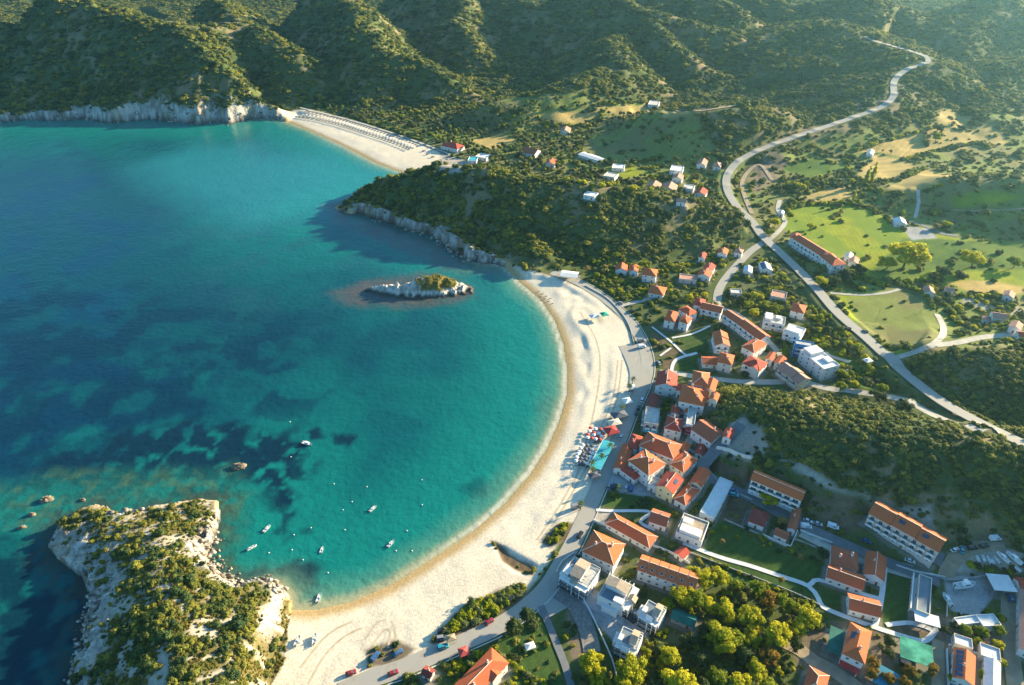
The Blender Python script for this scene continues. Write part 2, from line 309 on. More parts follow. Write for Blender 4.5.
# ------------------------------------------------------------------ ground cover zones (pixel outlines projected onto the terrain)
PAL = dict(sand=(.64,.56,.435), wet=(.45,.31,.145), scrub=(.075,.10,.034), grass=(.075,.14,.022), bright=(.26,.29,.022), dry=(.48,.34,.12),
           dirt=(.20,.155,.105), pave=(.36,.355,.35), asphalt=(.17,.17,.175), rock=(.58,.54,.48), lawn=(.050,.095,.022), brown=(.15,.105,.065), pale=(.38,.33,.27), olive=(.19,.22,.055), garden=(.085,.11,.035))
bare_ = None
zones = [   # colour, bush density, edge softness in metres, outline
 ('garden', .16, 6, [(505,262),(600,262),(700,240),(752,225),(800,262),(870,340),(940,400),(1000,440),(900,410),(760,390),(705,385),(716,430),(760,460),(870,500),(960,545),(1060,560),(1060,760),(430,760),(430,655),(545,590),(600,500),(655,370),(630,320),(580,282)]),
 ('olive', .16, 12, [(400,128),(480,108),(640,104),(720,150),(735,200),(690,190),(560,176),(460,160)]),
 ('olive', .26, 12, [(740,215),(745,180),(800,140),(900,125),(1000,110),(1060,120),(1060,345),(940,350),(860,320),(800,262)]),
 ('olive', .12, 8, [(395,128),(430,112),(480,106),(540,106),(650,102),(655,128),(640,165),(660,185),(600,186),(560,178),(520,174),(480,164),(455,150)]),
 ('olive', .25, 6, [(300,104),(360,106),(420,110),(420,136),(350,116)]),
 ('olive', .2, 6, [(868,130),(930,128),(975,160),(970,185),(920,212),(880,215),(860,195)]),
 ('sand', 0, 2, [(503,262),(530,270),(553,276),(580,287),(606,304),(624,322),(632,340),(636,360),(634,385),(624,412),(612,440),(600,468),(588,496),(575,520),(556,545),(545,570),(525,595),(500,607),(470,620),(445,632),(435,645),(420,655),(385,668),(345,686),(300,700),(262,700),(272,665),(284,640),(286,618),(290,598),(400,540),(500,450),(540,400),(545,340),(495,275)]),
 ('sand', 0, 3, [(262,117),(283,110),(310,109),(350,120),(390,133),(425,145),(448,156),(462,166),(430,176),(400,182),(345,160),(280,128)]),
 ('pale', .05, 3, [(440,152),(462,160),(480,165),(462,174),(440,172)]),
 ('brown', .5, 2, [(430,643),(440,628),(470,604),(498,590),(520,584),(529,592),(520,602),(500,613),(478,628),(450,642)]),
 ('brown', .6, 2, [(540,543),(556,522),(574,522),(566,538),(550,548)]),
 ('brown', .25, 1.6, [(490,540),(505,548),(520,560),(535,566),(533,576),(515,570),(500,560)]),
 ('dirt', .25, 2, [(365,650),(395,640),(415,650),(400,662),(370,668)]),
 ('lawn', 0, 1, [(690,551),(712,524),(735,520),(760,548),(800,556),(830,562),(822,584),(790,592),(745,566)]),
 ('lawn', .02, 1, [(742,566),(780,578),(812,590),(812,602),(770,596),(735,580),(715,562)]),
 ('lawn', 0, 1, [(886,569),(908,573),(910,620),(884,622)]),
 ('lawn', 0, 1, [(818,589),(845,596),(876,605),(870,622),(845,612),(826,604)]),
 ('brown', 0, 1, [(890,626),(914,625),(932,633),(925,638),(900,634)]),
 ('brown', .03, 1, [(712,478),(728,490),(752,504),(747,530),(720,520),(722,500)]),
 ('brown', .05, 1, [(711,463),(755,472),(750,486),(735,484),(708,468)]),
 ('brown', .15, 3, [(808,497),(850,495),(868,512),(862,528),(838,532),(812,515)]),
 ('pale', .1, 3, [(722,432),(745,415),(765,430),(770,450),(750,462),(722,452)]),
 ('pale', .15, 3, [(780,455),(800,462),(830,480),(850,492),(868,495),(895,508),(930,505),(935,530),(905,515),(870,500),(830,488),(800,474)]),
 ('dirt', .05, 2, [(800,517),(830,530),(826,545),(798,535)]),
 ('brown', 0, .8, [(651,331),(667,341),(657,352),(653,342)]),
 ('brown', 0, .8, [(659,354),(670,346),(681,354),(663,357)]),
 ('brown', 0, .8, [(664,359),(684,355),(689,358),(675,362),(668,372),(662,366)]),
 ('lawn', 0, .8, [(675,338),(708,326),(715,333),(684,345)]),
 ('lawn', 0, .8, [(684,347),(715,335),(717,350),(690,354)]),
 ('lawn', 0, .8, [(679,361),(700,355),(706,371),(676,372)]),
 ('bright', .02, 5, [(775,222),(800,205),(860,205),(905,228),(960,238),(1030,245),(1030,290),(960,290),(930,280),(880,282),(840,272),(800,240)]),
 ('grass', .03, 5, [(905,238),(960,240),(1030,246),(1030,270),(940,270),(905,280),(880,282),(870,272)]),
 ('bright', .02, 3, [(838,296),(870,292),(870,340),(905,348),(915,352),(895,356),(878,348),(850,320)]),
 ('olive', .01, 4, [(850,298),(900,290),(928,305),(938,320),(936,338),(915,348),(880,342),(860,325)]),
 ('grass', .1, 3, [(790,360),(830,350),(860,362),(880,390),(850,388),(825,372)]),
 ('dry', 0, 4, [(855,176),(875,155),(905,160),(915,166),(895,178),(862,182)]),
 ('dry', 0, 4, [(850,152),(885,140),(935,125),(985,122),(1000,135),(960,145),(905,158),(880,152)]),
 ('dry', 0, 4, [(885,190),(920,168),(960,176),(935,184),(900,192)]),
 ('dry', .08, 6, [(920,140),(945,105),(970,118),(1000,135),(1010,145),(940,150)]),
 ('olive', .3, 5, [(765,185),(800,160),(850,160),(870,200),(800,206),(778,215)]),
 ('dry', 0, 4, [(538,116),(560,111),(600,113),(592,124),(548,124)]),
 ('dry', 0, 4, [(597,108),(645,106),(648,112),(610,112)]),
 ('olive', .04, 5, [(580,150),(610,130),(632,128),(655,145),(660,155),(635,160),(600,160)]),
 ('dirt', .1, 4, [(565,178),(640,185),(650,176),(605,168),(570,172)]),
 ('dry', 0, 4, [(470,140),(500,134),(520,142),(490,150)]),
 ('bright', .02, 4, [(600,170),(632,166),(650,176),(615,180)]),
 ('dry', 0, 4, [(660,112),(700,108),(690,116),(664,118)]),
 ('grass', .02, 4, [(780,168),(815,158),(845,168),(812,180)]),
 ('dry', 0, 4, [(800,196),(842,186),(856,196),(820,204)]),
 ('bright', .02, 4, [(950,196),(1000,190),(1024,196),(1000,206),(955,208)]),
 ('dry', 0, 4, [(948,282),(985,280),(1024,287),(1024,294),(970,292)]),
 ('dirt', .3, 4, [(770,150),(790,160),(775,180),(755,195),(750,180),(757,165)]),
 ('dirt', .05, 3, [(795,640),(830,620),(848,620),(842,655),(868,664),(880,690),(840,690),(800,672)]),
 ('dirt', .1, 2, [(872,625),(895,640),(893,690),(868,690)]),
 ('dirt', .04, 2, [(937,612),(1000,628),(1005,690),(930,690)]),
 ('pave', 0, .8, [(944,577),(984,577),(997,592),(980,616),(956,615),(948,607)]),
 ('pale', .05, 2, [(948,552),(985,546),(1024,552),(1024,572),(945,574)]),
 ('pave', 0, .8, [(612,460),(655,478),(672,480),(670,500),(612,492),(600,486)]),
 ('lawn', .2, 1.2, [(606,490),(665,500),(668,512),(606,506)]),
 ('lawn', .12, 1.5, [(500,640),(545,608),(560,650),(566,690),(505,690)]),
 ('dirt', .3, 2, [(565,600),(580,610),(592,640),(590,660),(572,660)]),
 ('pave', 0, .8, [(557,580),(575,580),(640,612),(650,640),(622,650),(596,622)]),
 ('pale', 0, .8, [(593,514),(613,511),(602,526),(592,520)]),
 ('pave', 0, .8, [(900,225),(928,229),(938,238),(912,240)]),
 ('pale', .1, 4, [(965,296),(985,305),(1015,306),(1030,310),(1015,316),(985,310),(964,302)]),
]
col = np.zeros(Z.shape + (3,), np.float32); col[:] = PAL['scrub']
dens = np.ones_like(Z)
dirtn = fbm(GX, GY, 26, 4, 90.); dirt2 = fbm(GX, GY, 6, 3, 95.)
def mixc(mask, c): 
    global col
    col = col * (1 - mask[..., None]) + np.array(c, np.float32) * mask[..., None]
mixc(sst(.56, .70, dirtn * .7 + dirt2 * .3) * .8, (.20, .16, .085))
bare = sst(.57, .66, .6 * fbm(GX, GY, 34, 4, 170.) + .4 * dirt2) * sst(5, 12, hill)
mixc(bare * .85, (.24, .18, .10)); dens *= 1 - .75 * bare
PROJ = [(n, dn, sf, [on(*p) for p in pl]) for n, dn, sf, pl in zones]
for n, dn, sf, pts in PROJ:
    S = local(pts, sf * 2 + 4)
    X, Y = GX[S], GY[S]
    j = sf * 1.2
    Xw = X + j * (fbm(X, Y, 5 + sf, 2, 70.) - .5); Yw = Y + j * (fbm(X, Y, 5 + sf, 2, 71.) - .5)
    ins = inside(Xw, Yw, pts); d, _ = poly_d(Xw, Yw, [p[:2] for p in pts] + [pts[0][:2]])
    m = sst(-sf * .5 - .3, sf * .5 + .3, np.where(ins, d, -d))
    if n == 'sand': m = m * np.where(hill[S] > 3.2, 0, 1) if len(pts) > 20 else m * np.where(hill[S] > 9, 0, 1)
    v = 1 + (.5 if n != 'sand' else .22) * (dirtn[S] - .5) + (.4 if n != 'sand' else .12) * (dirt2[S] - .5)
    cc = np.array(PAL[n], np.float32)[None, None] * v[..., None]
    if n in ('bright', 'olive', 'dry', 'grass', 'lawn', 'brown'):
        rr_ = len(pts) * 1.3; cc = cc * (1 + .10 * np.sin((X * math.cos(rr_) + Y * math.sin(rr_)) * 1.6))[..., None]
    if n in ('bright', 'olive', 'dry', 'grass'):
        g = sst(.4, .62, dirtn[S])[..., None]; alt = np.array({'bright': (.12,.20,.025), 'olive': (.18,.15,.07), 'dry': (.30,.24,.09), 'grass': (.12,.17,.03)}[n], np.float32)
        cc = cc * (1 - .7 * g) + alt * .7 * g
    if n in ('garden', 'lawn'):
        g = sst(.5, .66, dirt2[S] * .6 + dirtn[S] * .4)[..., None]; cc = cc * (1 - .6 * g) + np.array((.13,.11,.065) if n == 'garden' else (.06,.085,.03), np.float32) * .6 * g
    col[S] = col[S] * (1 - m[..., None]) + cc * m[..., None]
    dens[S] = dens[S] * (1 - m) + dn * m
# wet sand and bare rock
nearsea = (1 - rocky) * (1 - sst(2.0, 8.0, inl + 2.5 * (n1 - .5)))
mixc(nearsea, PAL['wet'])
gy_, gx_ = np.gradient(Z)
cellx = np.gradient(GX, axis=1); celly = np.gradient(GY, axis=0)
slope_ = np.sqrt((gx_ / cellx) ** 2 + (gy_ / celly) ** 2)
cliff = sst(.66, .95, slope_ + .6 * (n3 - .5)) * (1 - sst(10, 26, inl + 16 * (n1 - .5))) * sst(.5, 3, hill)
shore_rock = crag * sst(.2, .6, .35 + n2 - .5 + .8 * (n1 - .3)); shore_rock = np.maximum(shore_rock, rocky * (1 - sst(3.0, 10, inl + 10 * (n1 - .5))))
rockm = np.clip(np.maximum(cliff, shore_rock), 0, 1)
rc = np.array(PAL['rock'], np.float32) * (.25 + 1.15 * fbm(GX, GY, 4, 4, 80., True) ** 1.6)[..., None] * (.75 + .5 * n2)[..., None]
rc = rc * (1 - .35 * sst(.5, .7, fbm(GX, GY, 7, 3, 84.))[..., None] * np.array((.7, 1.0, 1.3), np.float32))
darkwet = (1 - sst(.5, 1.8, Z))[..., None]; rc = rc * (1 - .82 * darkwet)
col = col * (1 - rockm[..., None]) + rc * rockm[..., None]
dens *= (1 - .93 * rockm)
# pale trodden ground on the near promontory
prom = [on(*p) for p in [(75,508),(120,520),(215,500),(225,590),(290,600),(285,660),(262,700),(60,760),(70,640),(45,540)]]
Sx = local(prom, 5); ins = inside(GX[Sx], GY[Sx], prom)
g_ = (1 - rockm[Sx]) * ins
under = np.array((.15, .125, .05), np.float32) * (.7 + .6 * n3[Sx])[..., None]
col[Sx] = col[Sx] * (1 - g_[..., None]) + under * g_[..., None]
net = sst(.74, .90, np.maximum(fbm(GX[Sx], GY[Sx], 9, 3, 44., True), .96 * fbm(GX[Sx] * .6, GY[Sx], 14, 3, 47., True)))
net = np.maximum(net, sst(.52, .62, fbm(GX[Sx], GY[Sx], 22, 3, 49.)) * .75 * sst(.42, .55, n3[Sx]))
pm = ins * np.clip(net, 0, 1)
col[Sx] = col[Sx] * (1 - .9 * pm[..., None]) + np.array((.44, .39, .31), np.float32) * (.8 + .4 * n3[Sx])[..., None] * .9 * pm[..., None]
dens[Sx] *= (1 - .93 * pm)
promland = np.zeros_like(Z); promland[Sx] = ins * land[Sx] * sst(1, 3, inl[Sx]) * (1 - .95 * pm) * (1 - .97 * rockm[Sx])
Z += (rockm * land * 1.5 * (fbm(GX, GY, 3.2, 3, 160., True) - .6)).astype(np.float32) * (GY < 420)
Z = np.where(land, np.maximum(Z, .02), Z)
dens *= (1 - roadmask) * sst(1.5, 4, inl)
dens = np.where(land, dens, 0)

# ------------------------------------------------------------------ materials
def mat(name, color, rough=.85, var=.25, scale=.6, bump=0.0, bscale=3.0, spec=.3, metal=0.0, alt=None, attr=None, space='world'):
    m = bpy.data.materials.new(name); m.use_nodes = True
    N = m.node_tree.nodes; L = m.node_tree.links; b = N['Principled BSDF']
    b.inputs['Roughness'].default_value = rough; b.inputs['Specular IOR Level'].default_value = spec; b.inputs['Metallic'].default_value = metal
    if space == 'world':
        g = N.new('ShaderNodeNewGeometry'); vec = g.outputs['Position']
    else:
        g = N.new('ShaderNodeTexCoord'); vec = g.outputs['Object']
    nz = N.new('ShaderNodeTexNoise'); nz.inputs['Scale'].default_value = scale; nz.inputs['Detail'].default_value = 4; L.new(vec, nz.inputs['Vector'])
    if attr:
        a = N.new('ShaderNodeAttribute'); a.attribute_name = attr; src = a.outputs['Color']
    else:
        a = N.new('ShaderNodeRGB'); a.outputs[0].default_value = (*color, 1); src = a.outputs[0]
    if alt is not None:
        mx = N.new('ShaderNodeMix'); mx.data_type = 'RGBA'; rp = N.new('ShaderNodeMapRange'); rp.inputs[1].default_value = .42; rp.inputs[2].default_value = .62
        L.new(nz.outputs['Fac'], rp.inputs[0]); L.new(rp.outputs[0], mx.inputs['Factor']); L.new(src, mx.inputs['A']); mx.inputs['B'].default_value = (*alt, 1); src = mx.outputs['Result']
    mul = N.new('ShaderNodeVectorMath'); mul.operation = 'SCALE'; L.new(src, mul.inputs[0])
    r = N.new('ShaderNodeMapRange'); r.inputs[1].default_value = .25; r.inputs[2].default_value = .75; r.inputs[3].default_value = 1 - var; r.inputs[4].default_value = 1 + var
    L.new(nz.outputs['Fac'], r.inputs[0]); L.new(r.outputs[0], mul.inputs['Scale']); L.new(mul.outputs[0], b.inputs['Base Color'])
    if bump:
        nb = N.new('ShaderNodeTexNoise'); nb.inputs['Scale'].default_value = bscale; nb.inputs['Detail'].default_value = 5; L.new(vec, nb.inputs['Vector'])
        bp = N.new('ShaderNodeBump'); bp.inputs['Strength'].default_value = 1.0; bp.inputs['Distance'].default_value = bump
        L.new(nb.outputs['Fac'], bp.inputs['Height']); L.new(bp.outputs[0], b.inputs['Normal'])
    return m
def tiles(name, color, alt):
    m = mat(name, color, .8, .28, 1.1, alt=alt, space='obj')
    N = m.node_tree.nodes; L = m.node_tree.links; b = N['Principled BSDF']
    t = N.new('ShaderNodeTexCoord'); w = N.new('ShaderNodeTexWave'); w.bands_direction = 'DIAGONAL'; w.inputs['Scale'].default_value = 1.6; w.inputs['Distortion'].default_value = .4
    L.new(t.outputs['Object'], w.inputs['Vector']); bp = N.new('ShaderNodeBump'); bp.inputs['Distance'].default_value = .06; bp.inputs['Strength'].default_value = .8
    L.new(w.outputs['Fac'], bp.inputs['Height']); L.new(bp.outputs[0], b.inputs['Normal'])
    return m
def leafm(name, c1, c2, trans=.35):
    m = bpy.data.materials.new(name); m.use_nodes = True; N = m.node_tree.nodes; L = m.node_tree.links
    b = N['Principled BSDF']; b.inputs['Roughness'].default_value = .75; b.inputs['Specular IOR Level'].default_value = .15
    oi = N.new('ShaderNodeObjectInfo'); g = N.new('ShaderNodeNewGeometry')
    nz = N.new('ShaderNodeTexNoise'); nz.inputs['Scale'].default_value = .035; nz.inputs['Detail'].default_value = 3; L.new(g.outputs['Position'], nz.inputs['Vector'])
    n2_ = N.new('ShaderNodeTexNoise'); n2_.inputs['Scale'].default_value = .9; L.new(g.outputs['Position'], n2_.inputs['Vector'])
    def ma(op, a, bb):
        x = N.new('ShaderNodeMath'); x.operation = op
        for i, v in enumerate((a, bb)):
            if isinstance(v, (int, float)): x.inputs[i].default_value = v
            else: L.new(v, x.inputs[i])
        return x.outputs[0]
    f = ma('ADD', ma('MULTIPLY', oi.outputs['Random'], .45), ma('ADD', ma('MULTIPLY', nz.outputs['Fac'], .8), ma('MULTIPLY', n2_.outputs['Fac'], .6)))
    f = ma('SUBTRACT', f, .45)
    mx = N.new('ShaderNodeMix'); mx.data_type = 'RGBA'; mx.inputs['A'].default_value = (*c1, 1); mx.inputs['B'].default_value = (*c2, 1); L.new(f, mx.inputs['Factor'])
    L.new(mx.outputs['Result'], b.inputs['Base Color'])
    tr = N.new('ShaderNodeBsdfTranslucent'); L.new(mx.outputs['Result'], tr.inputs['Color'])
    ms = N.new('ShaderNodeMixShader'); ms.inputs[0].default_value = trans
    L.new(b.outputs[0], ms.inputs[1]); L.new(tr.outputs[0], ms.inputs[2]); L.new(ms.outputs[0], N['Material Output'].inputs[0])
    return m
M = dict(
 terrain=mat('terrain', (.1,.1,.1), .95, .20, .9, .12, 1.4, .1, attr='Col'),
 road=mat('road', (.37,.345,.30), .9, .2, .25, alt=(.30,.285,.26)), lane=mat('lane', (.42,.39,.34), .9, .2, .3), asphalt=mat('asphalt', (.17,.175,.185), .9, .15, .3),
 dirt_road=mat('dirt_road', (.32,.25,.17), .95, .25, .3), paving=mat('paving', (.40,.40,.40), .8, .12, 1.0), white_path=mat('white_path', (.62,.62,.61), .85, .1, .5), gravel=mat('gravel', (.22,.20,.18), .95, .35, .8),
 sand_track=mat('sand_track', (.47,.39,.28), .95, .2, .4), kerb=mat('kerb', (.5,.5,.48), .9, .1), line=mat('line', (.75,.75,.72), .8, .1),
 white=mat('white_render', (.70,.69,.66), .85, .07, .5), cream=mat('cream_render', (.70,.63,.53), .85, .08, .5), pink=mat('pink_render', (.62,.50,.44), .85, .08, .5), grey=mat('grey_concrete', (.40,.39,.37), .9, .2, .5), beige=mat('beige_render', (.55,.49,.41), .9, .15, .5), yellow=mat('sunlit_yellow_render', (.75,.62,.33), .85, .06), bluew=mat('blue_render', (.05,.24,.55), .7, .08),
 orange=tiles('orange_tiles', (.66,.165,.05), (.50,.11,.045)), red=tiles('red_tiles', (.50,.07,.04), (.36,.075,.05)), darkred=tiles('dark_red_tiles', (.28,.055,.045), (.22,.05,.04)), brown=tiles('brown_tiles', (.42,.12,.06), (.31,.10,.055)), pinkt=tiles('pale_tiles', (.52,.27,.20), (.46,.22,.16)), terracotta=tiles('terracotta_tiles', (.62,.13,.045), (.46,.11,.05)),
 flatroof=mat('flat_roof', (.45,.43,.40), .9, .25, .4), whiteroof=mat('white_roof', (.66,.66,.65), .7, .1, .4), tanroof=mat('tan_roof', (.38,.30,.22), .9, .2, .6), greyroof=mat('grey_roof', (.16,.20,.235), .5, .12, .5), greenroof=mat('green_roof', (.02,.14,.11), .8, .3, .4), tealroof=mat('teal_awning', (.04,.36,.44), .7, .15, .6), redcloth=mat('red_awning', (.42,.045,.04), .8, .1), creamcloth=mat('cream_awning', (.70,.60,.42), .8, .1), concrete=mat('pale_concrete', (.52,.50,.47), .9, .15, .4),
 ridge=mat('ridge_mortar', (.66,.56,.46), .9, .15, 1.0), glass=mat('window_glass', (.03,.045,.055), .12, .1, 1., spec=.6), frame=mat('window_frame', (.72,.72,.70), .6, .05), frameb=mat('brown_frame', (.18,.10,.06), .6, .1), shutter=mat('shutter', (.20,.27,.30), .6, .1), door=mat('door_wood', (.20,.11,.06), .6, .15),
 rail=mat('railing', (.70,.70,.70), .5, .05), panel=mat('solar_panel', (.03,.06,.12), .2, .1, 1., spec=.7), metal=mat('metal', (.45,.46,.47), .4, .1, metal=.6), wood=mat('wood', (.25,.17,.10), .8, .2, 2.),
 bark=mat('bark', (.13,.10,.075), .95, .3, 2.), rock=mat('rock', (.27,.22,.16), .95, .45, .45, .5, .8, .1, alt=(.15,.12,.09), space='obj'), rockd=mat('wet_rock', (.16,.12,.09), .6, .4, .6, .4, 1.0),
 shorerock=mat('shore_rock', (.22,.18,.14), .8, .5, .35, .2, 2., alt=(.40,.36,.31)), rubber=mat('rubber', (.02,.02,.02), .8, .1), lamp=mat('lamp_glass', (.7,.7,.68), .2, .05), hull=mat('boat_white', (.80,.80,.79), .3, .04, spec=.5), deck=mat('boat_deck', (.66,.64,.60), .7, .1), hullb=mat('boat_blue', (.04,.22,.42), .35, .05, spec=.5), motor=mat('motor', (.05,.05,.06), .4, .1), buoy=mat('buoy', (.78,.76,.72), .5, .05), buoyo=mat('orange_buoy', (.7,.2,.03), .5, .05),
 thatch=mat('straw', (.34,.27,.17), .95, .25, 3.), canvasw=mat('white_canvas', (.75,.73,.69), .8, .05), canvasr=mat('red_canvas', (.5,.08,.07), .8, .1), canvasg=mat('green_canvas', (.03,.36,.24), .8, .1), canvasd=mat('dark_canvas', (.10,.11,.14), .8, .1), greennet=mat('green_net', (.02,.22,.15), .9, .35, .25, alt=(.06,.30,.20)), bluenet=mat('blue_net', (.03,.20,.30), .9, .3, .3),
 soil=mat('brown_panel', (.2,.11,.06), .9, .3, .8), plastic=mat('white_plastic', (.75,.75,.74), .5, .05),
 leaf_a=leafm('broadleaf', (.13,.19,.016), (.36,.38,.025), .4), leaf_o=leafm('autumn_leaf', (.16,.12,.02), (.34,.20,.03)), leaf_d=leafm('dark_leaf', (.035,.062,.020), (.085,.11,.028), .2), leaf_y=leafm('yellow_leaf', (.32,.34,.02), (.60,.54,.03), .45), leaf_olive=leafm('olive_leaf', (.11,.14,.055), (.24,.25,.09), .3), scrub=leafm('maquis', (.036,.078,.028), (.38,.34,.05), .3), heath=leafm('heath', (.13,.11,.025), (.34,.27,.05), .3), heathg=leafm('green_heath', (.06,.085,.02), (.22,.22,.04), .3), scrub2=leafm('dark_maquis', (.020,.055,.024), (.12,.16,.045), .25), palm=leafm('palm_leaf', (.05,.09,.025), (.12,.16,.04), .2), gold=leafm('gold_leaf', (.30,.22,.06), (.40,.32,.12), .3),
)
_m = M['terrain']; _N = _m.node_tree.nodes; _L = _m.node_tree.links; _b = _N['Principled BSDF']
_at = _N.new('ShaderNodeAttribute'); _at.attribute_name = 'rk'; _g = _N.new('ShaderNodeNewGeometry')
_vo = _N.new('ShaderNodeTexVoronoi'); _vo.feature = 'DISTANCE_TO_EDGE'; _vo.inputs['Scale'].default_value = .42; _ns = _N.new('ShaderNodeTexNoise'); _ns.inputs['Scale'].default_value = .5; _ns.inputs['Detail'].default_value = 5
_mxv = _N.new('ShaderNodeMix'); _mxv.data_type = 'VECTOR'; _mxv.inputs['Factor'].default_value = .5
_L.new(_g.outputs['Position'], _ns.inputs['Vector']); _sc = _N.new('ShaderNodeVectorMath'); _sc.operation = 'MULTIPLY_ADD'; _sc.inputs[1].default_value = (4, 4, 4); _L.new(_ns.outputs['Color'], _sc.inputs[0]); _L.new(_g.outputs['Position'], _sc.inputs[2]); _L.new(_sc.outputs[0], _vo.inputs['Vector'])
_bp = _N.new('ShaderNodeBump'); _bp.inputs['Distance'].default_value = 1.6; _L.new(_vo.outputs['Distance'], _bp.inputs['Height']); _L.new(_at.outputs['Fac'], _bp.inputs['Strength'])
_old = _b.inputs['Normal'].links[0].from_node; _L.new(_bp.outputs[0], _old.inputs['Normal'])
carc = {k: mat('car_' + k, c, .25, .03, spec=.6) for k, c in dict(white=(.75,.75,.75), red=(.28,.02,.03), black=(.02,.02,.025), grey=(.25,.26,.28), blue=(.04,.12,.30), teal=(.02,.28,.36), silver=(.5,.51,.53), yellow=(.7,.5,.05)).items()}

# ------------------------------------------------------------------ mesh helpers
class MB:
    def __init__(s): s.v = []; s.f = []; s.m = []
    def poly(s, pts, mi=0):
        i = len(s.v); s.v += [tuple(map(float, p)) for p in pts]; s.f.append(tuple(range(i, i + len(pts)))); s.m.append(mi); return s
    def add(s, vs, fs, mi=0):
        i = len(s.v); s.v += [tuple(map(float, p)) for p in vs]
        for f in fs: s.f.append(tuple(i + k for k in f)); s.m.append(mi)
        return s
    def box(s, x0, x1, y0, y1, z0, z1, mi=0, taper=0.0):
        t = taper
        v = [(x0,y0,z0),(x1,y0,z0),(x1,y1,z0),(x0,y1,z0),(x0+t,y0+t,z1),(x1-t,y0+t,z1),(x1-t,y1-t,z1),(x0+t,y1-t,z1)]
        return s.add(v, [(0,3,2,1),(4,5,6,7),(0,1,5,4),(1,2,6,5),(2,3,7,6),(3,0,4,7)], mi)
    def tube(s, p, q, r0, r1, n=7, mi=0):
        p = np.array(p, float); q = np.array(q, float); d = q - p; d = d / (np.linalg.norm(d) + 1e-9)
        a = np.cross(d, (0,0,1) if abs(d[2]) < .9 else (1,0,0)); a /= np.linalg.norm(a); b = np.cross(d, a)
        vs = []
        for c, r in ((p, r0), (q, r1)):
            for k_ in range(n):
                t = 2 * math.pi * k_ / n; vs.append(c + r * (math.cos(t) * a + math.sin(t) * b))
        fs = [(k_, (k_ + 1) % n, n + (k_ + 1) % n, n + k_) for k_ in range(n)] + [tuple(range(n))[::-1], tuple(range(n, 2 * n))]
        return s.add(vs, fs, mi)
    def cone(s, c, r, z0, z1, n=10, mi=0, rt=0.02): return s.tube((c[0], c[1], z0), (c[0], c[1], z1), r, rt, n, mi)
    def prism(s, outline, z0, z1, mi=0):
        n = len(outline); vs = [(x, y, z0) for x, y in outline] + [(x, y, z1) for x, y in outline]
        return s.add(vs, [tuple(range(n))[::-1], tuple(range(n, 2 * n))] + [(k_, (k_ + 1) % n, n + (k_ + 1) % n, n + k_) for k_ in range(n)], mi)
    def mesh(s, name, mats):
        me = bpy.data.meshes.new(name); me.from_pydata(s.v, [], s.f)
        for m in (mats if isinstance(mats, (list, tuple)) else [mats]): me.materials.append(m)
        me.polygons.foreach_set('material_index', s.m); me.update(); return me
    def build(s, name, mats, parent=None): return link(name, s.mesh(name, mats), parent)
def link(name, data, parent=None, loc=None, rz=None):
    o = bpy.data.objects.new(name, data); C.objects.link(o)
    if parent is not None: o.parent = parent
    if loc is not None: o.location = loc
    if rz is not None: o.rotation_euler = (0, 0, rz)
    return o
def tag(o, label, cat, group=None, kind=None):
    o['label'] = label; o['category'] = cat
    if group: o['group'] = group
    if kind: o['kind'] = kind
    return o
def thing(name, label, cat, loc, rz=0, group=None): return tag(link(name, None, None, loc, rz), label, cat, group)
def copy_thing(root, loc, rz=0, scale=None, label=None, group=None):
    def cp(o, parent):
        c = o.copy(); C.objects.link(c)
        if parent: c.parent = parent
        for ch in list(KIDS.get(o.name, [])): cp(ch, c)
        return c
    r = cp(root, None); r.location = loc; r.rotation_euler = (0, 0, rz)
    if scale: r.scale = scale if isinstance(scale, (tuple, list)) else (scale,) * 3
    if label: r['label'] = label
    if group: r['group'] = group
    return r
KIDS = {}
def remember(root):
    def walk(o):
        KIDS[o.name] = [c for c in C.objects if c.parent == o]
        for c in KIDS[o.name]: walk(c)
    walk(root); return root
def npmesh(name, verts, faces, mats, smooth_=True, attrs=None):
    me = bpy.data.meshes.new(name); nf = len(faces); k_ = faces.shape[1]
    me.vertices.add(len(verts)); me.vertices.foreach_set('co', np.ascontiguousarray(verts, np.float32).ravel())
    me.loops.add(nf * k_); me.loops.foreach_set('vertex_index', np.ascontiguousarray(faces, np.int32).ravel())
    me.polygons.add(nf); me.polygons.foreach_set('loop_start', np.arange(0, nf * k_, k_, dtype=np.int32)); me.polygons.foreach_set('loop_total', np.full(nf, k_, np.int32))
    me.update(calc_edges=True)
    if smooth_: me.polygons.foreach_set('use_smooth', np.ones(nf, bool))
    for m in (mats if isinstance(mats, (list, tuple)) else [mats]): me.materials.append(m)
    for an, (ty, arr) in (attrs or {}).items():
        a = me.attributes.new(an, ty, 'POINT'); a.data.foreach_set('color' if ty == 'FLOAT_COLOR' else ('vector' if ty == 'FLOAT_VECTOR' else 'value'), np.ascontiguousarray(arr, np.float32).ravel())
    me.validate(); return me
def grid_faces(keep):
    i, j = np.nonzero(keep); a = i * NU_ + j
    return np.stack([a, a + 1, a + NU_ + 1, a + NU_], 1)

# ------------------------------------------------------------------ footprints of all buildings level the ground under them
def footprint(pts, h):
    zg = 4.0
    for _ in range(6):
        a, b, c = [at(p[0], p[1], zg + h) for p in pts]; ctr = (a + c) / 2
        zg = max(.6, float(ground(ctr[0], ctr[1])))
    e1, e2 = (b - a)[:2], (c - b)[:2]
    if np.linalg.norm(e1) >= np.linalg.norm(e2): u = e1 / np.linalg.norm(e1); L_ = np.linalg.norm(e1); w = e2
    else: u = e2 / np.linalg.norm(e2); L_ = np.linalg.norm(e2); w = e1
    v = np.array((-u[1], u[0])); Wd = abs(float(np.dot(w, v)))
    if u[0] < 0: u = -u
    return ctr[:2], math.atan2(u[1], u[0]), max(L_, 2.5), max(Wd, 2.5), zg

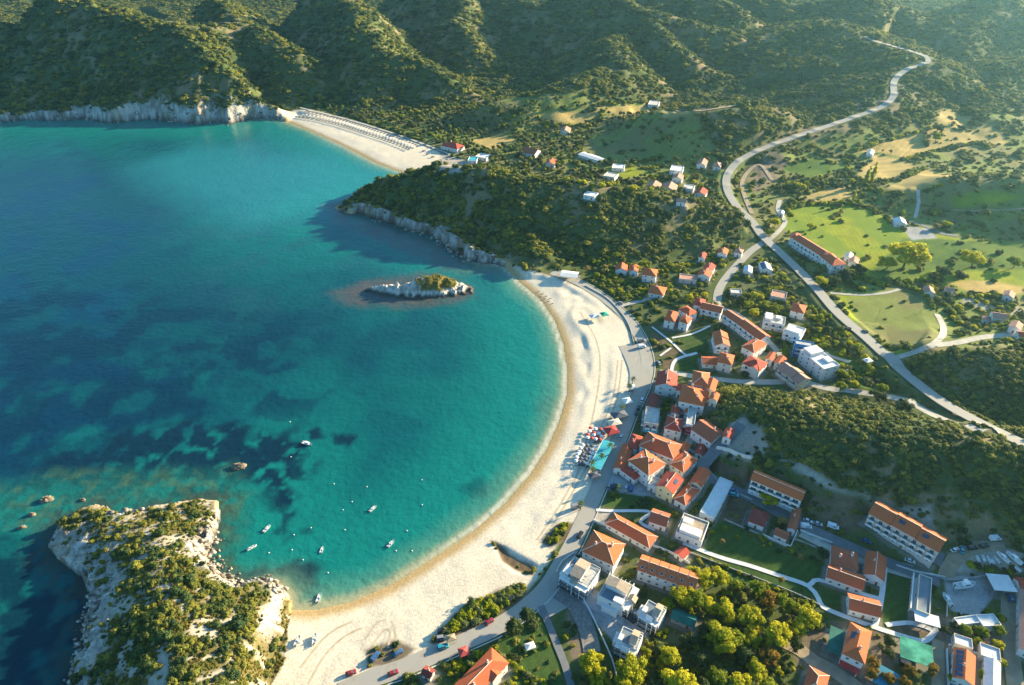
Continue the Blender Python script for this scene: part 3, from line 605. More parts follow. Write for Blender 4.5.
# label, name, eave corners (pixels), eave height, roof, roof colour, wall colour, storeys, extras
HS = [
 ('big orange hip roofed house beside the white villas and the beach road', 'house', [(579,550),(596,531),(628,545)], 7.5, 'hip', 'orange', 'white', 2, 'chim ridge'),
 ('terrace of six stepped units with orange and red roofs each with a skylight', 'terraced_house', [(640,571),(639,553),(697,573)], 7, 'steps', 'orange', 'white', 2, ''),
 ('long low orange hip roofed restaurant between concrete terrace and garden strip', 'restaurant', [(606,524),(613,512),(657,536)], 3.6, 'hip', 'terracotta', 'white', 1, 'ridge'),
 ('tiny red roofed kiosk at the end of the white walled strip', 'kiosk', [(673,553),(681,546),(691,552)], 3, 'gable', 'red', 'white', 1, ''),
 ('flat roofed building with a tan roof terrace behind white parapets', 'house', [(676,532),(684,513),(709,523)], 4.2, 'flat', 'tanroof', 'white', 1, 'cube'),
 ('brown tiled gable house joined to the tan roof terrace building', 'house', [(648,521),(653,508),(671,514)], 4, 'gable', 'brown', 'white', 1, 'ridge'),
 ('long white flat roofed hall beside the dirt parking lot', 'hall', [(700,512),(720,477),(733,483)], 3.8, 'flat', 'whiteroof', 'white', 1, ''),
 ('tall house with red roof, gable tinted sunlit yellow and a solar panel', 'house', [(656,485),(667,471),(684,480)], 7.5, 'gable', 'red', 'yellow', 2, 'solar ridge'),  # low sun on the far side is put into the yellow wall colour
 ('white house with red hip roof and pale crossed ridge chimneys', 'house', [(669,464),(684,451),(699,459)], 6.5, 'hip', 'orange', 'white', 2, 'chim ridge'),
 ('plain red gable roof block beside the back street', 'house', [(690,481),(700,466),(711,473)], 4.2, 'gable', 'terracotta', 'cream', 1, ''),
 ('orange hip roofed annex with white end wall facing the garden', 'house', [(673,499),(688,483),(701,489)], 4.4, 'hip', 'terracotta', 'white', 1, 'ridge'),
 ('large hotel block with broad red hip roof near the beach road', 'hotel', [(640,446),(647,431),(681,444)], 8, 'hip', 'terracotta', 'white', 2, 'chim ridge'),
 ('pyramid roofed orange corner wing of the beach hotel', 'hotel', [(630,462),(643,447),(664,462)], 8.5, 'hip', 'orange', 'white', 2, 'chim ridge'),
 ('low orange restaurant roof along the beach road in front of the hotel', 'restaurant', [(613,467),(623,443),(634,448)], 4, 'gable', 'terracotta', 'white', 1, ''),
 ('small dark red roof above the parking court of the hotel', 'annex', [(622,471),(627,463),(641,473)], 4, 'hip', 'red', 'white', 1, ''),
 ('red square roof at the northern corner of the beach hotel', 'annex', [(626,446),(632,433),(643,437)], 5, 'hip', 'red', 'white', 1, ''),
 ('white house with red and orange gable roof at the plaza corner', 'house', [(655,386),(657,372),(678,374)], 7, 'gable', 'red', 'white', 2, 'chim ridge'),
 ('narrow dark red roof shop on the plaza edge', 'shop', [(646,407),(650,394),(660,396)], 4, 'gable', 'darkred', 'cream', 1, ''),
 ('bare concrete flat roofed building with a turquoise awning', 'house', [(644,423),(646,407),(660,409)], 6, 'flat', 'flatroof', 'grey', 2, 'teal balc'),
 ('white two storey house with a red hip roof behind the turquoise awning', 'house', [(664,427),(668,414),(685,420)], 7, 'hip', 'red', 'white', 2, 'chim ridge'),
 ('tall orange roofed house at the back of the plaza block', 'house', [(692,384),(693,370),(710,373)], 8, 'hip', 'orange', 'cream', 2, 'ridge'),
 ('orange gable house touching the scrub hill behind the plaza block', 'house', [(704,388),(708,377),(718,382)], 7, 'gable', 'orange', 'cream', 2, ''),
 ('broad red and orange roof with pale chimneys in the plaza block', 'house', [(678,401),(682,384),(708,389)], 8, 'cross', 'orange', 'white', 2, 'chim ridge'),
 ('low white block with two small red roofs in the plaza block', 'house', [(670,413),(672,405),(682,407)], 6, 'gable', 'red', 'white', 2, 'balc'),
 ('narrow white guesthouse with stepped dark red awnings', 'guesthouse', [(686,424),(689,405),(697,407)], 6.2, 'flat', 'flatroof', 'white', 2, 'redawn balc'),
 ('large shed with orange far slope and dark brown near slope', 'shed', [(692,430),(704,418),(725,432)], 4.2, 'gable', 'brown', 'white', 1, ''),
 ('small red and white hut beside the orange shed', 'hut', [(722,436),(726,427),(735,431)], 3.8, 'gable', 'red', 'white', 1, ''),
 ('small red roofed outhouse in a white walled yard', 'outhouse', [(695,450),(700,440),(709,445)], 3, 'gable', 'red', 'white', 1, ''),
 ('three storey hotel with long white balconies and an orange roof', 'hotel', [(754,466),(759,456),(811,477)], 9.5, 'gable', 'orange', 'white', 3, 'balcl ridge'),
 ('red brown farmhouse wing on the courtyard nearest the back street', 'farmhouse', [(787,528),(793,506),(802,509)], 4.2, 'gable', 'brown', 'white', 1, ''),
 ('small brown roofed barn closing the courtyard on its lawn side', 'barn', [(773,534),(776,527),(790,533)], 3.6, 'gable', 'brown', 'white', 1, ''),
 ('dark red L roofed farmhouse beside the yellow tree', 'farmhouse', [(748,520),(753,506),(769,514)], 3.6, 'cross', 'darkred', 'white', 1, ''),
 ('stepped three storey apartment block with orange roofs and pink balconies', 'apartment_block', [(870,514),(876,499),(946,537)], 9.5, 'steps3', 'orange', 'pink', 3, 'balc solar'),
 ('large red orange roofed house with cross gables at the bottom edge', 'house', [(449,690),(491,648),(510,662)], 6, 'cross', 'terracotta', 'cream', 2, 'chim ridge'),
 ('small brown roofed hut by the road at the bottom of the beach', 'hut', [(420,674),(426,665),(436,670)], 3, 'gable', 'darkred', 'cream', 1, ''),
 ('brownish red hip roofed house by the parking lane', 'house', [(830,563),(832,545),(859,553)], 4.5, 'hip', 'brown', 'white', 1, 'chim'),
 ('long red roof with a bright orange ridge beside white path', 'house', [(826,577),(828,563),(865,576)], 4, 'gable', 'terracotta', 'white', 1, 'ridge'),
 ('red roofed house with curved white gable next to the lawn', 'house', [(863,574),(866,551),(887,558)], 4.5, 'gable', 'terracotta', 'white', 1, 'ridge'),
 ('low orange roofed house alone among white garden paths', 'house', [(847,609),(849,593),(881,601)], 4, 'gable', 'terracotta', 'white', 1, 'ridge'),
 ('tall orange hip roofed house with white solar panels above the dirt lane', 'house', [(842,653),(850,621),(872,632)], 7, 'hip', 'orange', 'white', 2, 'solar redfront chim'),
 ('red and orange hip roofed house cut by the bottom edge of the photo', 'house', [(802,690),(809,666),(830,675)], 5.5, 'hip', 'terracotta', 'cream', 2, 'ridge'),
 ('orange roofed building with a row of blue solar panels', 'house', [(952,677),(954,647),(976,656)], 4.5, 'gable', 'orange', 'white', 1, 'solarrow'),
 ('white canopy roof south of the boat yard, left one', 'canopy', [(957,626),(955,618),(977,615)], 3.2, 'flat', 'whiteroof', 'white', 1, ''),
 ('white canopy roof south of the boat yard, right one', 'canopy', [(980,627),(978,615),(996,614)], 3.2, 'flat', 'whiteroof', 'white', 1, ''),
 ('pale roofed shed above the blue solar panels', 'shed', [(953,643),(955,634),(973,640)], 3.2, 'flat', 'whiteroof', 'beige', 1, ''),
 ('pale roofed shed along the dirt lane among small trees', 'shed', [(979,655),(981,643),(1001,650)], 3.2, 'flat', 'whiteroof', 'beige', 1, ''),
 ('white metal roofed shed at the bottom edge beside the dirt lane', 'shed', [(983,688),(984,657),(1001,663)], 3.4, 'gable', 'whiteroof', 'white', 1, ''),
 ('long building with striped grey and brown roof at the right edge', 'warehouse', [(1019,655),(1019,594),(1048,594)], 4.5, 'gable', 'pinkt', 'white', 1, ''),
 ('dark red roofed house at the right edge above the striped roof', 'house', [(1016,590),(1017,577),(1040,578)], 4, 'gable', 'red', 'white', 1, ''),
 ('triangular white sail roof over the boat yard corner', 'sail_canopy', [(995,590),(985,573),(1008,575)], 4, 'flat', 'whiteroof', 'white', 0, 'open'),
 ('flat pool house with blue grey roof and a colonnade', 'pool_house', [(916,612),(919,576),(932,577)], 3.4, 'flat', 'greyroof', 'cream', 1, 'cols'),
 ('white flat entrance canopy at the end of the pool house', 'canopy', [(913,620),(916,610),(941,617)], 3.2, 'flat', 'whiteroof', 'white', 0, 'open'),
 ('dark green tarpaulin shelter beside the tall orange house', 'shelter', [(827,649),(831,624),(844,632)], 2.8, 'flat', 'greenroof', 'grey', 0, 'open'),
 ('long green roofed shed among the trees behind the white villas', 'shed', [(670,618),(674,607),(698,617)], 3, 'gable', 'greenroof', 'grey', 1, ''),
 ('green netted nursery canopy with trees growing around it', 'nursery_canopy', [(895,655),(905,637),(938,648)], 2.6, 'flat', 'greennet', 'grey', 0, 'open'),
 ('smaller green and blue net canopy at the bottom edge', 'nursery_canopy', [(872,682),(878,664),(900,674)], 2.4, 'flat', 'bluenet', 'grey', 0, 'open'),
 ('small white house with three red hip roofs, left one of its cluster', 'house', [(664,319),(669,309),(679,313)], 6, 'hip', 'terracotta', 'white', 2, ''),
 ('white house with red hip roof, rear one of its cluster', 'house', [(680,310),(685,304),(696,311)], 6, 'hip', 'terracotta', 'white', 2, ''),
 ('white cubic house with red hip roof, front one of its cluster', 'house', [(679,320),(684,314),(692,319)], 6.5, 'hip', 'terracotta', 'white', 2, ''),
 ('row house under red tiles at the lane bend end', 'row_house', [(699,308),(704,302),(725,307)], 6.5, 'gable', 'terracotta', 'white', 2, 'balc ridge'),
 ('row house under red tiles in the middle of the lane row', 'row_house', [(724,315),(729,309),(746,320)], 6.5, 'gable', 'terracotta', 'white', 2, 'balc ridge'),
 ('row house under red tiles at the lower end of the lane row', 'row_house', [(740,326),(747,319),(769,335)], 6.5, 'gable', 'terracotta', 'white', 2, 'balc ridge'),
 ('white house with orange roof at the foot of the lane row', 'house', [(740,347),(754,338),(769,343)], 6.5, 'hip', 'orange', 'white', 2, 'ridge'),
 ('white house with two orange gable roofs facing the lawn squares', 'house', [(715,346),(712,333),(727,333)], 6.5, 'steps2', 'orange', 'white', 2, 'balc'),
 ('low red roofed annex beside the lawn squares', 'annex', [(701,364),(702,356),(719,357)], 3.2, 'gable', 'terracotta', 'white', 1, ''),
 ('white house with orange hip roof joined to the red annex', 'house', [(717,362),(720,352),(735,355)], 6.5, 'hip', 'orange', 'white', 2, 'chim'),
 ('white house with pale red roofs and a blue door front', 'house', [(744,364),(748,354),(766,362)], 6.5, 'cross', 'red', 'white', 2, 'blue balc'),
 ('small red roofed unit left of the beige apartments', 'row_house', [(765,358),(770,351),(777,355)], 5, 'gable', 'terracotta', 'white', 2, ''),
 ('small red roofed unit touching the beige apartments', 'row_house', [(774,362),(779,355),(787,359)], 5, 'gable', 'terracotta', 'white', 2, ''),
 ('beige apartments with broken pale roofs and terraces near the upper lane', 'apartment_block', [(779,370),(787,361),(809,377)], 5.5, 'steps3', 'pinkt', 'beige', 2, 'balc'),
 ('white terraced villa among trees left of its twin', 'villa', [(762,321),(766,314),(787,318)], 6, 'flat', 'flatroof', 'white', 2, 'balc cube'),
 ('white terraced villa among trees with bright stepped walls', 'villa', [(783,332),(789,324),(806,329)], 6, 'flat', 'whiteroof', 'white', 2, 'balc cube'),
 ('round looking house with red hip roof near the main road', 'house', [(790,310),(793,302),(807,306)], 5.5, 'hip', 'terracotta', 'white', 2, ''),
 ('pale flat roofed house beside the main road slope', 'house', [(770,296),(773,290),(788,293)], 3.5, 'flat', 'pinkt', 'beige', 1, ''),
 ('beige flat building beside the side road', 'house', [(729,293),(732,289),(743,290)], 3, 'flat', 'concrete', 'beige', 1, ''),
 ('dark red roofed house at the end of the lane', 'house', [(693,304),(696,297),(706,300)], 4.5, 'hip', 'red', 'white', 1, ''),
 ('long white hotel with blue balconies and stepped flat roofs', 'hotel', [(801,351),(815,346),(839,365)], 8.5, 'flat', 'whiteroof', 'white', 3, 'bluebalc cube'),
 ('blue fronted flat roofed end wing of the white hotel', 'hotel', [(794,344),(797,340),(815,343)], 9, 'flat', 'flatroof', 'bluew', 3, 'balc'),
 ('long white hotel under a narrow red roof above the main road', 'hotel', [(795,240),(801,235),(829,252)], 7.5, 'gable', 'terracotta', 'white', 2, 'balc ridge'),
 ('red hip roofed end block of the roadside hotel', 'hotel', [(820,256),(831,252),(845,263)], 7, 'hip', 'terracotta', 'white', 2, 'balc'),
 ('small red roofed head building of the roadside hotel', 'hotel', [(790,236),(793,231),(801,235)], 7, 'hip', 'terracotta', 'white', 2, ''),
 ('small white flat house in the meadow behind the roadside hotel', 'house', [(844,257),(846,252),(854,254)], 3.6, 'gable', 'concrete', 'white', 1, ''),
 ('low white house in the meadow beside its smaller neighbour', 'house', [(848,262),(850,257),(860,259)], 3.6, 'gable', 'pinkt', 'white', 1, ''),
 ('white building with dark striped panels on the lawn by the side road', 'house', [(762,272),(759,265),(769,262)], 3.2, 'gable', 'whiteroof', 'white', 1, 'solarrow'),
 ('small white house left of the striped panel building', 'house', [(743,272),(744,266),(753,267)], 3.5, 'gable', 'whiteroof', 'white', 1, ''),
 ('white tented beach bar at the north end of the sand', 'beach_bar', [(560,276),(562,270),(579,272)], 3, 'gable', 'whiteroof', 'white', 0, 'open'),
 ('low red roofed house at the foot of the dark headland', 'house', [(615,270),(616,264),(628,265)], 4, 'gable', 'terracotta', 'white', 1, ''),
 ('middle red roofed house at the foot of the dark headland', 'house', [(629,271),(630,265),(639,266)], 4, 'gable', 'terracotta', 'white', 1, ''),
 ('white two storey house with orange hip roof below the headland', 'house', [(642,274),(644,267),(658,270)], 6, 'hip', 'orange', 'white', 2, ''),
 ('low orange hip roofed house in the green garden by the beach', 'house', [(648,292),(652,284),(667,288)], 3.6, 'hip', 'orange', 'white', 1, ''),
 ('pinkish flat house on the slope below the headland', 'house', [(679,279),(680,274),(697,276)], 3, 'flat', 'pinkt', 'pink', 1, ''),
 ('long red roof house bending beside the gardens', 'house', [(697,275),(700,269),(713,272)], 4, 'gable', 'terracotta', 'white', 1, ''),
 ('red roof house behind the bending red roof', 'house', [(703,268),(706,263),(716,266)], 4, 'gable', 'red', 'white', 1, ''),
 ('white house with orange roof next to the upper lawn', 'house', [(717,253),(719,248),(729,250)], 4.5, 'gable', 'orange', 'white', 1, ''),
 ('dull red roofed house at the top of the upper lawn', 'house', [(734,252),(736,248),(744,250)], 4, 'hip', 'pinkt', 'white', 1, ''),
 ('small bright red roofed house on the wooded shoulder', 'house', [(698,257),(700,252),(707,254)], 4, 'gable', 'red', 'white', 1, ''),
 ('pale long greenhouse in the olive valley', 'greenhouse', [(580,155),(582,151),(604,158)], 3, 'gable', 'whiteroof', 'white', 0, ''),
 ('white flat roofed store in the olive valley', 'store', [(611,168),(614,164),(626,165)], 3, 'flat', 'whiteroof', 'white', 1, ''),
 ('pink roofed white apartments at the valley hamlet, left block', 'house', [(646,187),(649,182),(662,184)], 5.5, 'gable', 'pinkt', 'white', 2, ''),
 ('pink roofed white apartments at the valley hamlet, right block', 'house', [(661,189),(664,183),(678,186)], 5.5, 'gable', 'pinkt', 'white', 2, ''),
 ('pale house above the two pink roofed apartments', 'house', [(670,170),(672,165),(684,167)], 5, 'flat', 'whiteroof', 'white', 2, ''),
 ('low pink roofed house between the apartments and the white house', 'house', [(672,178),(674,174),(684,176)], 4, 'gable', 'pinkt', 'white', 1, ''),
 ('white house with bright red roof nearest the main road bend', 'house', [(694,193),(697,188),(708,191)], 6, 'gable', 'red', 'white', 2, ''),
 ('grey flat house beside the bright red roof', 'house', [(683,188),(685,184),(695,186)], 4, 'flat', 'concrete', 'white', 1, ''),
 ('white flat house on the headland crest', 'house', [(584,193),(587,189),(598,191)], 3, 'flat', 'whiteroof', 'white', 1, ''),
 ('low white house under the hamlet apartments', 'house', [(675,200),(678,197),(688,198)], 3.5, 'gable', 'pinkt', 'white', 1, ''),
 ('pink roofed house high on the dark wooded hill', 'house', [(715,152),(717,148),(725,150)], 4, 'hip', 'pinkt', 'white', 1, ''),
 ('red roofed house half hidden in the dark wooded hill', 'house', [(698,157),(701,152),(709,156)], 4, 'gable', 'pinkt', 'white', 1, ''),
 ('white red roofed restaurant behind the far beach', 'restaurant', [(443,146),(445,141),(462,145)], 4, 'hip', 'red', 'white', 1, ''),
 ('white flat store among olive trees behind the far beach', 'store', [(477,157),(479,153),(490,155)], 3, 'flat', 'whiteroof', 'white', 1, ''),
 ('long dull red roof in the olive valley', 'house', [(522,152),(524,147),(539,150)], 4, 'gable', 'brown', 'white', 1, ''),
 ('small white store right of the far restaurant', 'store', [(468,160),(470,156),(478,158)], 3, 'flat', 'tealroof', 'white', 1, ''),
 ('pink roofed barn beyond the round meadow', 'barn', [(925,293),(923,287),(933,287)], 3.6, 'gable', 'pinkt', 'white', 1, ''),
 ('low pale pink roof right of the pink barn', 'barn', [(944,290),(946,287),(955,288)], 3, 'gable', 'pinkt', 'white', 1, ''),
 ('long red roofed house by the quarry track at the right', 'house', [(990,317),(993,312),(1009,314)], 4, 'gable', 'pinkt', 'white', 1, ''),
 ('red roofed house at the right edge below the quarry track', 'house', [(1008,327),(1011,321),(1024,324)], 4, 'gable', 'pinkt', 'white', 1, ''),
 ('bright red roof cut by the right edge of the photo', 'house', [(1016,336),(1018,331),(1034,333)], 4, 'gable', 'red', 'white', 1, ''),
 ('small pink roofed hut left of the quarry track houses', 'hut', [(981,320),(983,316),(992,318)], 3, 'gable', 'pinkt', 'white', 1, ''),
 ('white shed by the tennis court', 'shed', [(895,224),(893,219),(905,219)], 3.4, 'gable', 'whiteroof', 'white', 1, ''),
 ('tiny white house in the dry yellow fields', 'house', [(866,154),(868,150),(875,151)], 3, 'gable', 'whiteroof', 'white', 1, ''),
 ('white farm shed beside the first bend of the farm road', 'shed', [(778,214),(779,211),(785,211)], 3, 'gable', 'whiteroof', 'white', 1, ''),
 ('small orange annex wedged behind the red hip roof of the plaza block', 'annex', [(684,412),(688,404),(696,408)], 5, 'gable', 'orange', 'white', 1, ''),
 ('low red roof between the plaza corner house and the broad pale chimneyed roof', 'annex', [(676,390),(678,383),(684,386)], 5, 'gable', 'red', 'white', 1, ''),
 ('low red brown roof joining the hotel to the crossed ridge house', 'annex', [(664,459),(672,450),(683,454)], 5, 'gable', 'terracotta', 'white', 1, ''),
 ('orange shed roof on the hotel side facing the shop lane', 'annex', [(677,449),(683,441),(691,446)], 4.5, 'gable', 'orange', 'white', 1, ''),
 ('small orange roof at the seaward foot of the plaza hill', 'annex', [(709,398),(712,391),(720,395)], 5, 'gable', 'orange', 'cream', 1, ''),
 ('tiny pale farmhouse beside the straw field behind the far beach', 'house', [(560,131),(562,127),(571,129)], 3.5, 'gable', 'pinkt', 'white', 1, ''),
 ('small red roofed house in the olive grove left of the greenhouse', 'house', [(545,163),(548,159),(557,161)], 3.5, 'gable', 'terracotta', 'white', 1, ''),
 ('little white house at the upper rim of the valley meadow', 'house', [(648,104),(650,100),(660,101)], 3.5, 'flat', 'concrete', 'white', 1, ''),
 ('low pale house among trees on the slope above the quarry track', 'house', [(1002,296),(1004,291),(1016,293)], 3.5, 'gable', 'pinkt', 'white', 1, ''),
 ('small house with pale roof between the hamlet and the greenhouse', 'house', [(604,176),(607,172),(618,174)], 3.5, 'flat', 'concrete', 'white', 1, ''),
 ('white flat annex between hotel and the solar panel house', 'annex', [(648,484),(653,476),(661,480)], 4, 'flat', 'flatroof', 'white', 1, ''),
]
# white modern villas: label, corners, height
VILLAS = [
 ('white modern villa with blue shaded balconies nearest the beach road bend', [(563,575),(573,556),(599,570)], 6.2),
 ('white modern villa with tan gable roof in the middle of the court', [(598,595),(610,574),(634,587)], 6.2),
 ('white modern villa with dark roof panel and a curved end tower', [(641,613),(648,600),(666,610)], 6.2),
 ('white modern villa with stepped roof boxes at the court bottom', [(616,641),(624,627),(644,636)], 6.2),
]
FOOT = [footprint(p, h) for _, _, p, h, *_ in HS]; VFOOT = [footprint(p, h) for _, p, h in VILLAS]
for ctr, rz, L_, Wd, zg in FOOT + VFOOT:
    S = local([ctr], max(L_, Wd) + 8); X, Y = GX[S] - ctr[0], GY[S] - ctr[1]
    cx, cy = X * math.cos(rz) + Y * math.sin(rz), -X * math.sin(rz) + Y * math.cos(rz)
    d = np.maximum(np.abs(cx) - L_ / 2, np.abs(cy) - Wd / 2)
    w = 1 - sst(.5, 4, d); w *= (1 - roadmask[S] * .9)
    Z[S] = Z[S] * (1 - w) + (zg - .05) * w
    dens[S] *= sst(0.5, 1.8, d)
    m = ((1 - sst(.8, 2.0, d)) * .7)[..., None]
    col[S] = col[S] * (1 - m) + np.array((.27,.24,.21), np.float32) * m

# ------------------------------------------------------------------ terrain, sea, roads
NU_ = NU
V = np.stack([GX, GY, Z], -1).reshape(-1, 3)
keep = np.ones((NV - 1, NU - 1), bool); kk = sd > -60
keep = kk[:-1, :-1] | kk[1:, 1:]
col4 = np.concatenate([col, np.ones(Z.shape + (1,), np.float32)], -1).reshape(-1, 4)
terrain = link('terrain', npmesh('terrain', V, grid_faces(keep), M['terrain'], True, {'Col': ('FLOAT_COLOR', col4), 'rk': ('FLOAT', rockm.reshape(-1))})); terrain['kind'] = 'structure'

sv, su = slice(0, NV, 2), slice(0, NU, 2)
SX, SY, SDs = GX[sv, su], GY[sv, su], sd[sv, su]
off = np.maximum(-SDs, 0)
def blob(pl, soft, warp=10, sc=18, seed=0.):
    pts = [tuple(at(*p)[:2]) for p in pl]
    X = SX + warp * (fbm(SX, SY, sc, 4, 61. + seed) - .5) * 2; Y = SY + warp * (fbm(SX, SY, sc, 4, 67. + seed) - .5) * 2
    ins = inside(X, Y, pts); d, _ = poly_d(X, Y, pts + [pts[0]])
    return sst(-soft, soft, np.where(ins, d, -d))
sc_ = np.zeros(SX.shape + (3,), np.float32)
def smix(m, c):
    global sc_
    sc_ = sc_ * (1 - m[..., None]) + np.array(c, np.float32) * m[..., None]
big = fbm(SX, SY, 120, 4, 31.); mid = fbm(SX, SY, 30, 4, 35.)
sc_[:] = (.002, .058, .076)
smix(sst(150, 20, off + 60 * (big - .5)) if False else 1 - sst(30, 190, off + 70 * (big - .5)), (.003, .122, .116))
smix(1 - sst(8, 80, off + 14 * (mid - .5)), (.005, .165, .145))
sx_px = np.clip(1 - sst(-260, 60, SX), 0, 1)
smix(sst(.48, .66, mid * .5 + big * .5) * sst(40, 90, off) * .45, (.002, .040, .075))
smix(sst(.5, .62, fbm(SX, SY, 22, 4, 48.)) * blob([(-40,330),(120,300),(330,290),(400,330),(300,400),(150,420),(-40,430)], 30, 25, 60) * .6, (.002, .042, .072))
smix(sst(.50, .60, fbm(SX, SY, 26, 4, 52.)) * blob([(150,215),(330,200),(480,230),(520,290),(420,330),(220,310)], 30, 25, 60, 3.) * .4, (.012, .075, .10))
smix(blob([(-60,330),(60,330),(180,370),(230,420),(60,480),(-60,500)], 30, 26, 45, 6.) * (.35 + .6 * sst(.4, .6, fbm(SX, SY, 15, 4, 152.))), (.002, .030, .068))
smix(blob([(-60,150),(60,170),(160,230),(120,330),(-60,330)], 40, 26, 60, 14.) * (.2 + .5 * sst(.42, .6, fbm(SX, SY, 24, 4, 156.))), (.002, .045, .10))
smix(blob([(200,140),(420,175),(330,215),(250,230),(140,170)], 40, 20, 60, 15.) * .6, (.02, .22, .24))  # pale sky reflection on the upper bay, painted into the water colour
smix(blob([(-260,520),(30,530),(100,560),(120,700),(60,800),(-400,800)], 10, 10, 24, 9.) * (.62 + .38 * sst(.4, .55, fbm(SX, SY, 10, 3, 191.))), (.002, .030, .046))  # water colour darkened here so the promontory's cast shadow shows no edge
grass_p = np.maximum.reduce([blob([(20,470),(90,445),(150,425),(205,420),(240,432),(290,430),(306,455),(300,500),(288,528),(276,515),(270,490),(240,478),(200,492),(130,485),(60,492)], 5, 15, 12) * sst(.30, .46, fbm(SX, SY, 6, 3, 150.)),
  blob([(228,580),(262,566),(300,560),(322,566),(318,584),(300,600),(268,590),(240,592)], 3, 5, 9, 2.), blob([(330,436),(345,432),(358,437),(352,446),(336,445)], 1.5, 4, 6, 4.), blob([(306,432),(318,428),(322,438),(310,442)], 1.5, 4, 6, 5.),
  blob([(455,486),(480,478),(490,492),(470,500)], 3, 6, 9, 7.) * .5, blob([(540,400),(556,392),(556,418),(540,436)], 3, 6, 9, 8.) * .4])
smix(sst(.47, .58, fbm(SX, SY, 20, 4, 211.)) * blob([(-60,270),(120,290),(300,330),(330,400),(220,440),(-60,480)], 30, 24, 40, 21.) * .75, (.002, .026, .055))
smix(grass_p, (.003, .024, .045))
reef = np.maximum.reduce([blob([(325,293),(360,283),(420,272),(462,280),(474,295),(450,306),(400,309),(350,306)], 7, 6, 16), blob([(320,205),(345,200),(400,228),(440,240),(500,264),(505,275),(470,272),(420,258),(380,240),(340,226)], 6, 6, 14, 1.) * .75, blob([(425,250),(470,258),(470,275),(430,268)], 5, 5, 12, 2.) * .6])
smix(reef * (.6 + .4 * sst(.4, .6, fbm(SX, SY, 6, 3, 57.))), (.075, .075, .075))
shal = blob([(-40,486),(60,474),(150,470),(230,468),(250,480),(240,520),(236,560),(222,600),(190,520),(80,520),(-40,540)], 7, 8, 16, 11.)
smix(shal * .55, (.012, .12, .10))
smix(shal * sst(.5, .68, fbm(SX, SY, 5, 4, 77.)) * .5, (.075, .125, .06))
smix(shal * sst(.5, .62, fbm(SX, SY, 3, 3, 79.)) * .4, (.01, .05, .05))
smix((1 - sst(0, 15, off + 8 * (mid - .5))) * (1 - sst(380, 420, SY)) * (1 - sst(-90, -70, SX - 0 * SY)) * sst(.38, .5, fbm(SX, SY, 4, 3, 181.)) * .75, (.045, .05, .035))
notrock = 1 - gsample(np.where(sst(2.5, 6.5, hill) > .1, 1., 0.).astype(np.float32), SX, SY) * 0
beachy = np.zeros_like(SX)
for pl in ([(270,120),(402,172)], [(506,267),(540,300),(563,345),(567,370),(566,395),(547,447),(505,503),(430,560),(350,602),(292,609)]):
    d_, _ = poly_d(SX, SY, [tuple(at(*p)[:2]) for p in pl]); beachy = np.maximum(beachy, 1 - sst(10, 45, d_))
shore = 1 - sst(0, 20, off + 5 * (mid - .5) * 2)
smix(shore * beachy * .75, (.10, .24, .17))
smix((1 - sst(0, 6.5, off + 3 * (mid - .5))) * beachy, (.33, .32, .19))
foam = (1 - sst(.5, 1.6, np.abs(off - 1.3 - 1.6 * (fbm(SX, SY, 14, 2, 83.) - .4)))) * beachy * sst(0, 60, SX + 60) 
smix(np.clip(foam, 0, 1) * .5, (.62, .60, .55))
smix((1 - sst(0, 4, off)) * (1 - beachy) * .55, (.03, .07, .06))
NU_ = SX.shape[1]
kp = SDs < 6; keep = kp[:-1, :-1] | kp[1:, 1:] | kp[:-1, 1:] | kp[1:, :-1]
V = np.stack([SX, SY, np.zeros_like(SX)], -1).reshape(-1, 3)
M['sea'] = mat('sea', (0,.1,.1), .16, .05, .08, attr='Col', spec=.36)
_N = M['sea'].node_tree.nodes; _L = M['sea'].node_tree.links; _b = _N['Principled BSDF']; _b.inputs['IOR'].default_value = 1.33
_g = _N.new('ShaderNodeNewGeometry'); prev = None
for s_, dist in ((.07, .5), (.28, .26), (.9, .09)):
    t_ = _N.new('ShaderNodeTexNoise'); t_.inputs['Scale'].default_value = s_; t_.inputs['Detail'].default_value = 3; _L.new(_g.outputs['Position'], t_.inputs['Vector'])
    bp_ = _N.new('ShaderNodeBump'); bp_.inputs['Distance'].default_value = dist; _L.new(t_.outputs['Fac'], bp_.inputs['Height'])
    if prev: _L.new(prev, bp_.inputs['Normal'])
    prev = bp_.outputs[0]
_L.new(prev, _b.inputs['Normal'])
c4 = np.concatenate([sc_, np.ones(SX.shape + (1,), np.float32)], -1).reshape(-1, 4)
sea = link('sea', npmesh('sea', V, grid_faces(keep), M['sea'], True, {'Col': ('FLOAT_COLOR', c4)})); sea['kind'] = 'structure'

def ribbon(name, line, wd, m, lift):
    mb = MB(); nrm = []
    P_ = [np.array(p) for p in line]
    for i in range(len(P_)):
        t = P_[min(i + 1, len(P_) - 1)] - P_[max(i - 1, 0)]; t = t[:2] / (np.linalg.norm(t[:2]) + 1e-9); nrm.append(np.array((-t[1], t[0])))
    nc = max(2, int(wd / 2.5) + 1); vs = []; fs = []
    for p, n in zip(P_, nrm):
        for k_ in range(nc):
            o = (k_ / (nc - 1) - .5) * wd; q = p[:2] + n * o
            vs.append((q[0], q[1], max(p[2] - .06 if lift > .05 else -9, float(ground(q[0], q[1]))) + lift))
    for i in range(len(P_) - 1):
        for k_ in range(nc - 1):
            a = i * nc + k_; fs.append((a + 1, a, a + nc, a + nc + 1))
    mb.add(vs, fs); o = mb.build(name, m); o['kind'] = 'structure'; return o
lf = .10
for nm, line, wd, mt in road_lines:
    ribbon(nm, line, wd, M[mt], .025 if nm == 'sand_track' else lf + .0016 * max(0, max(p[1] for p in line) - 550)); lf += .004
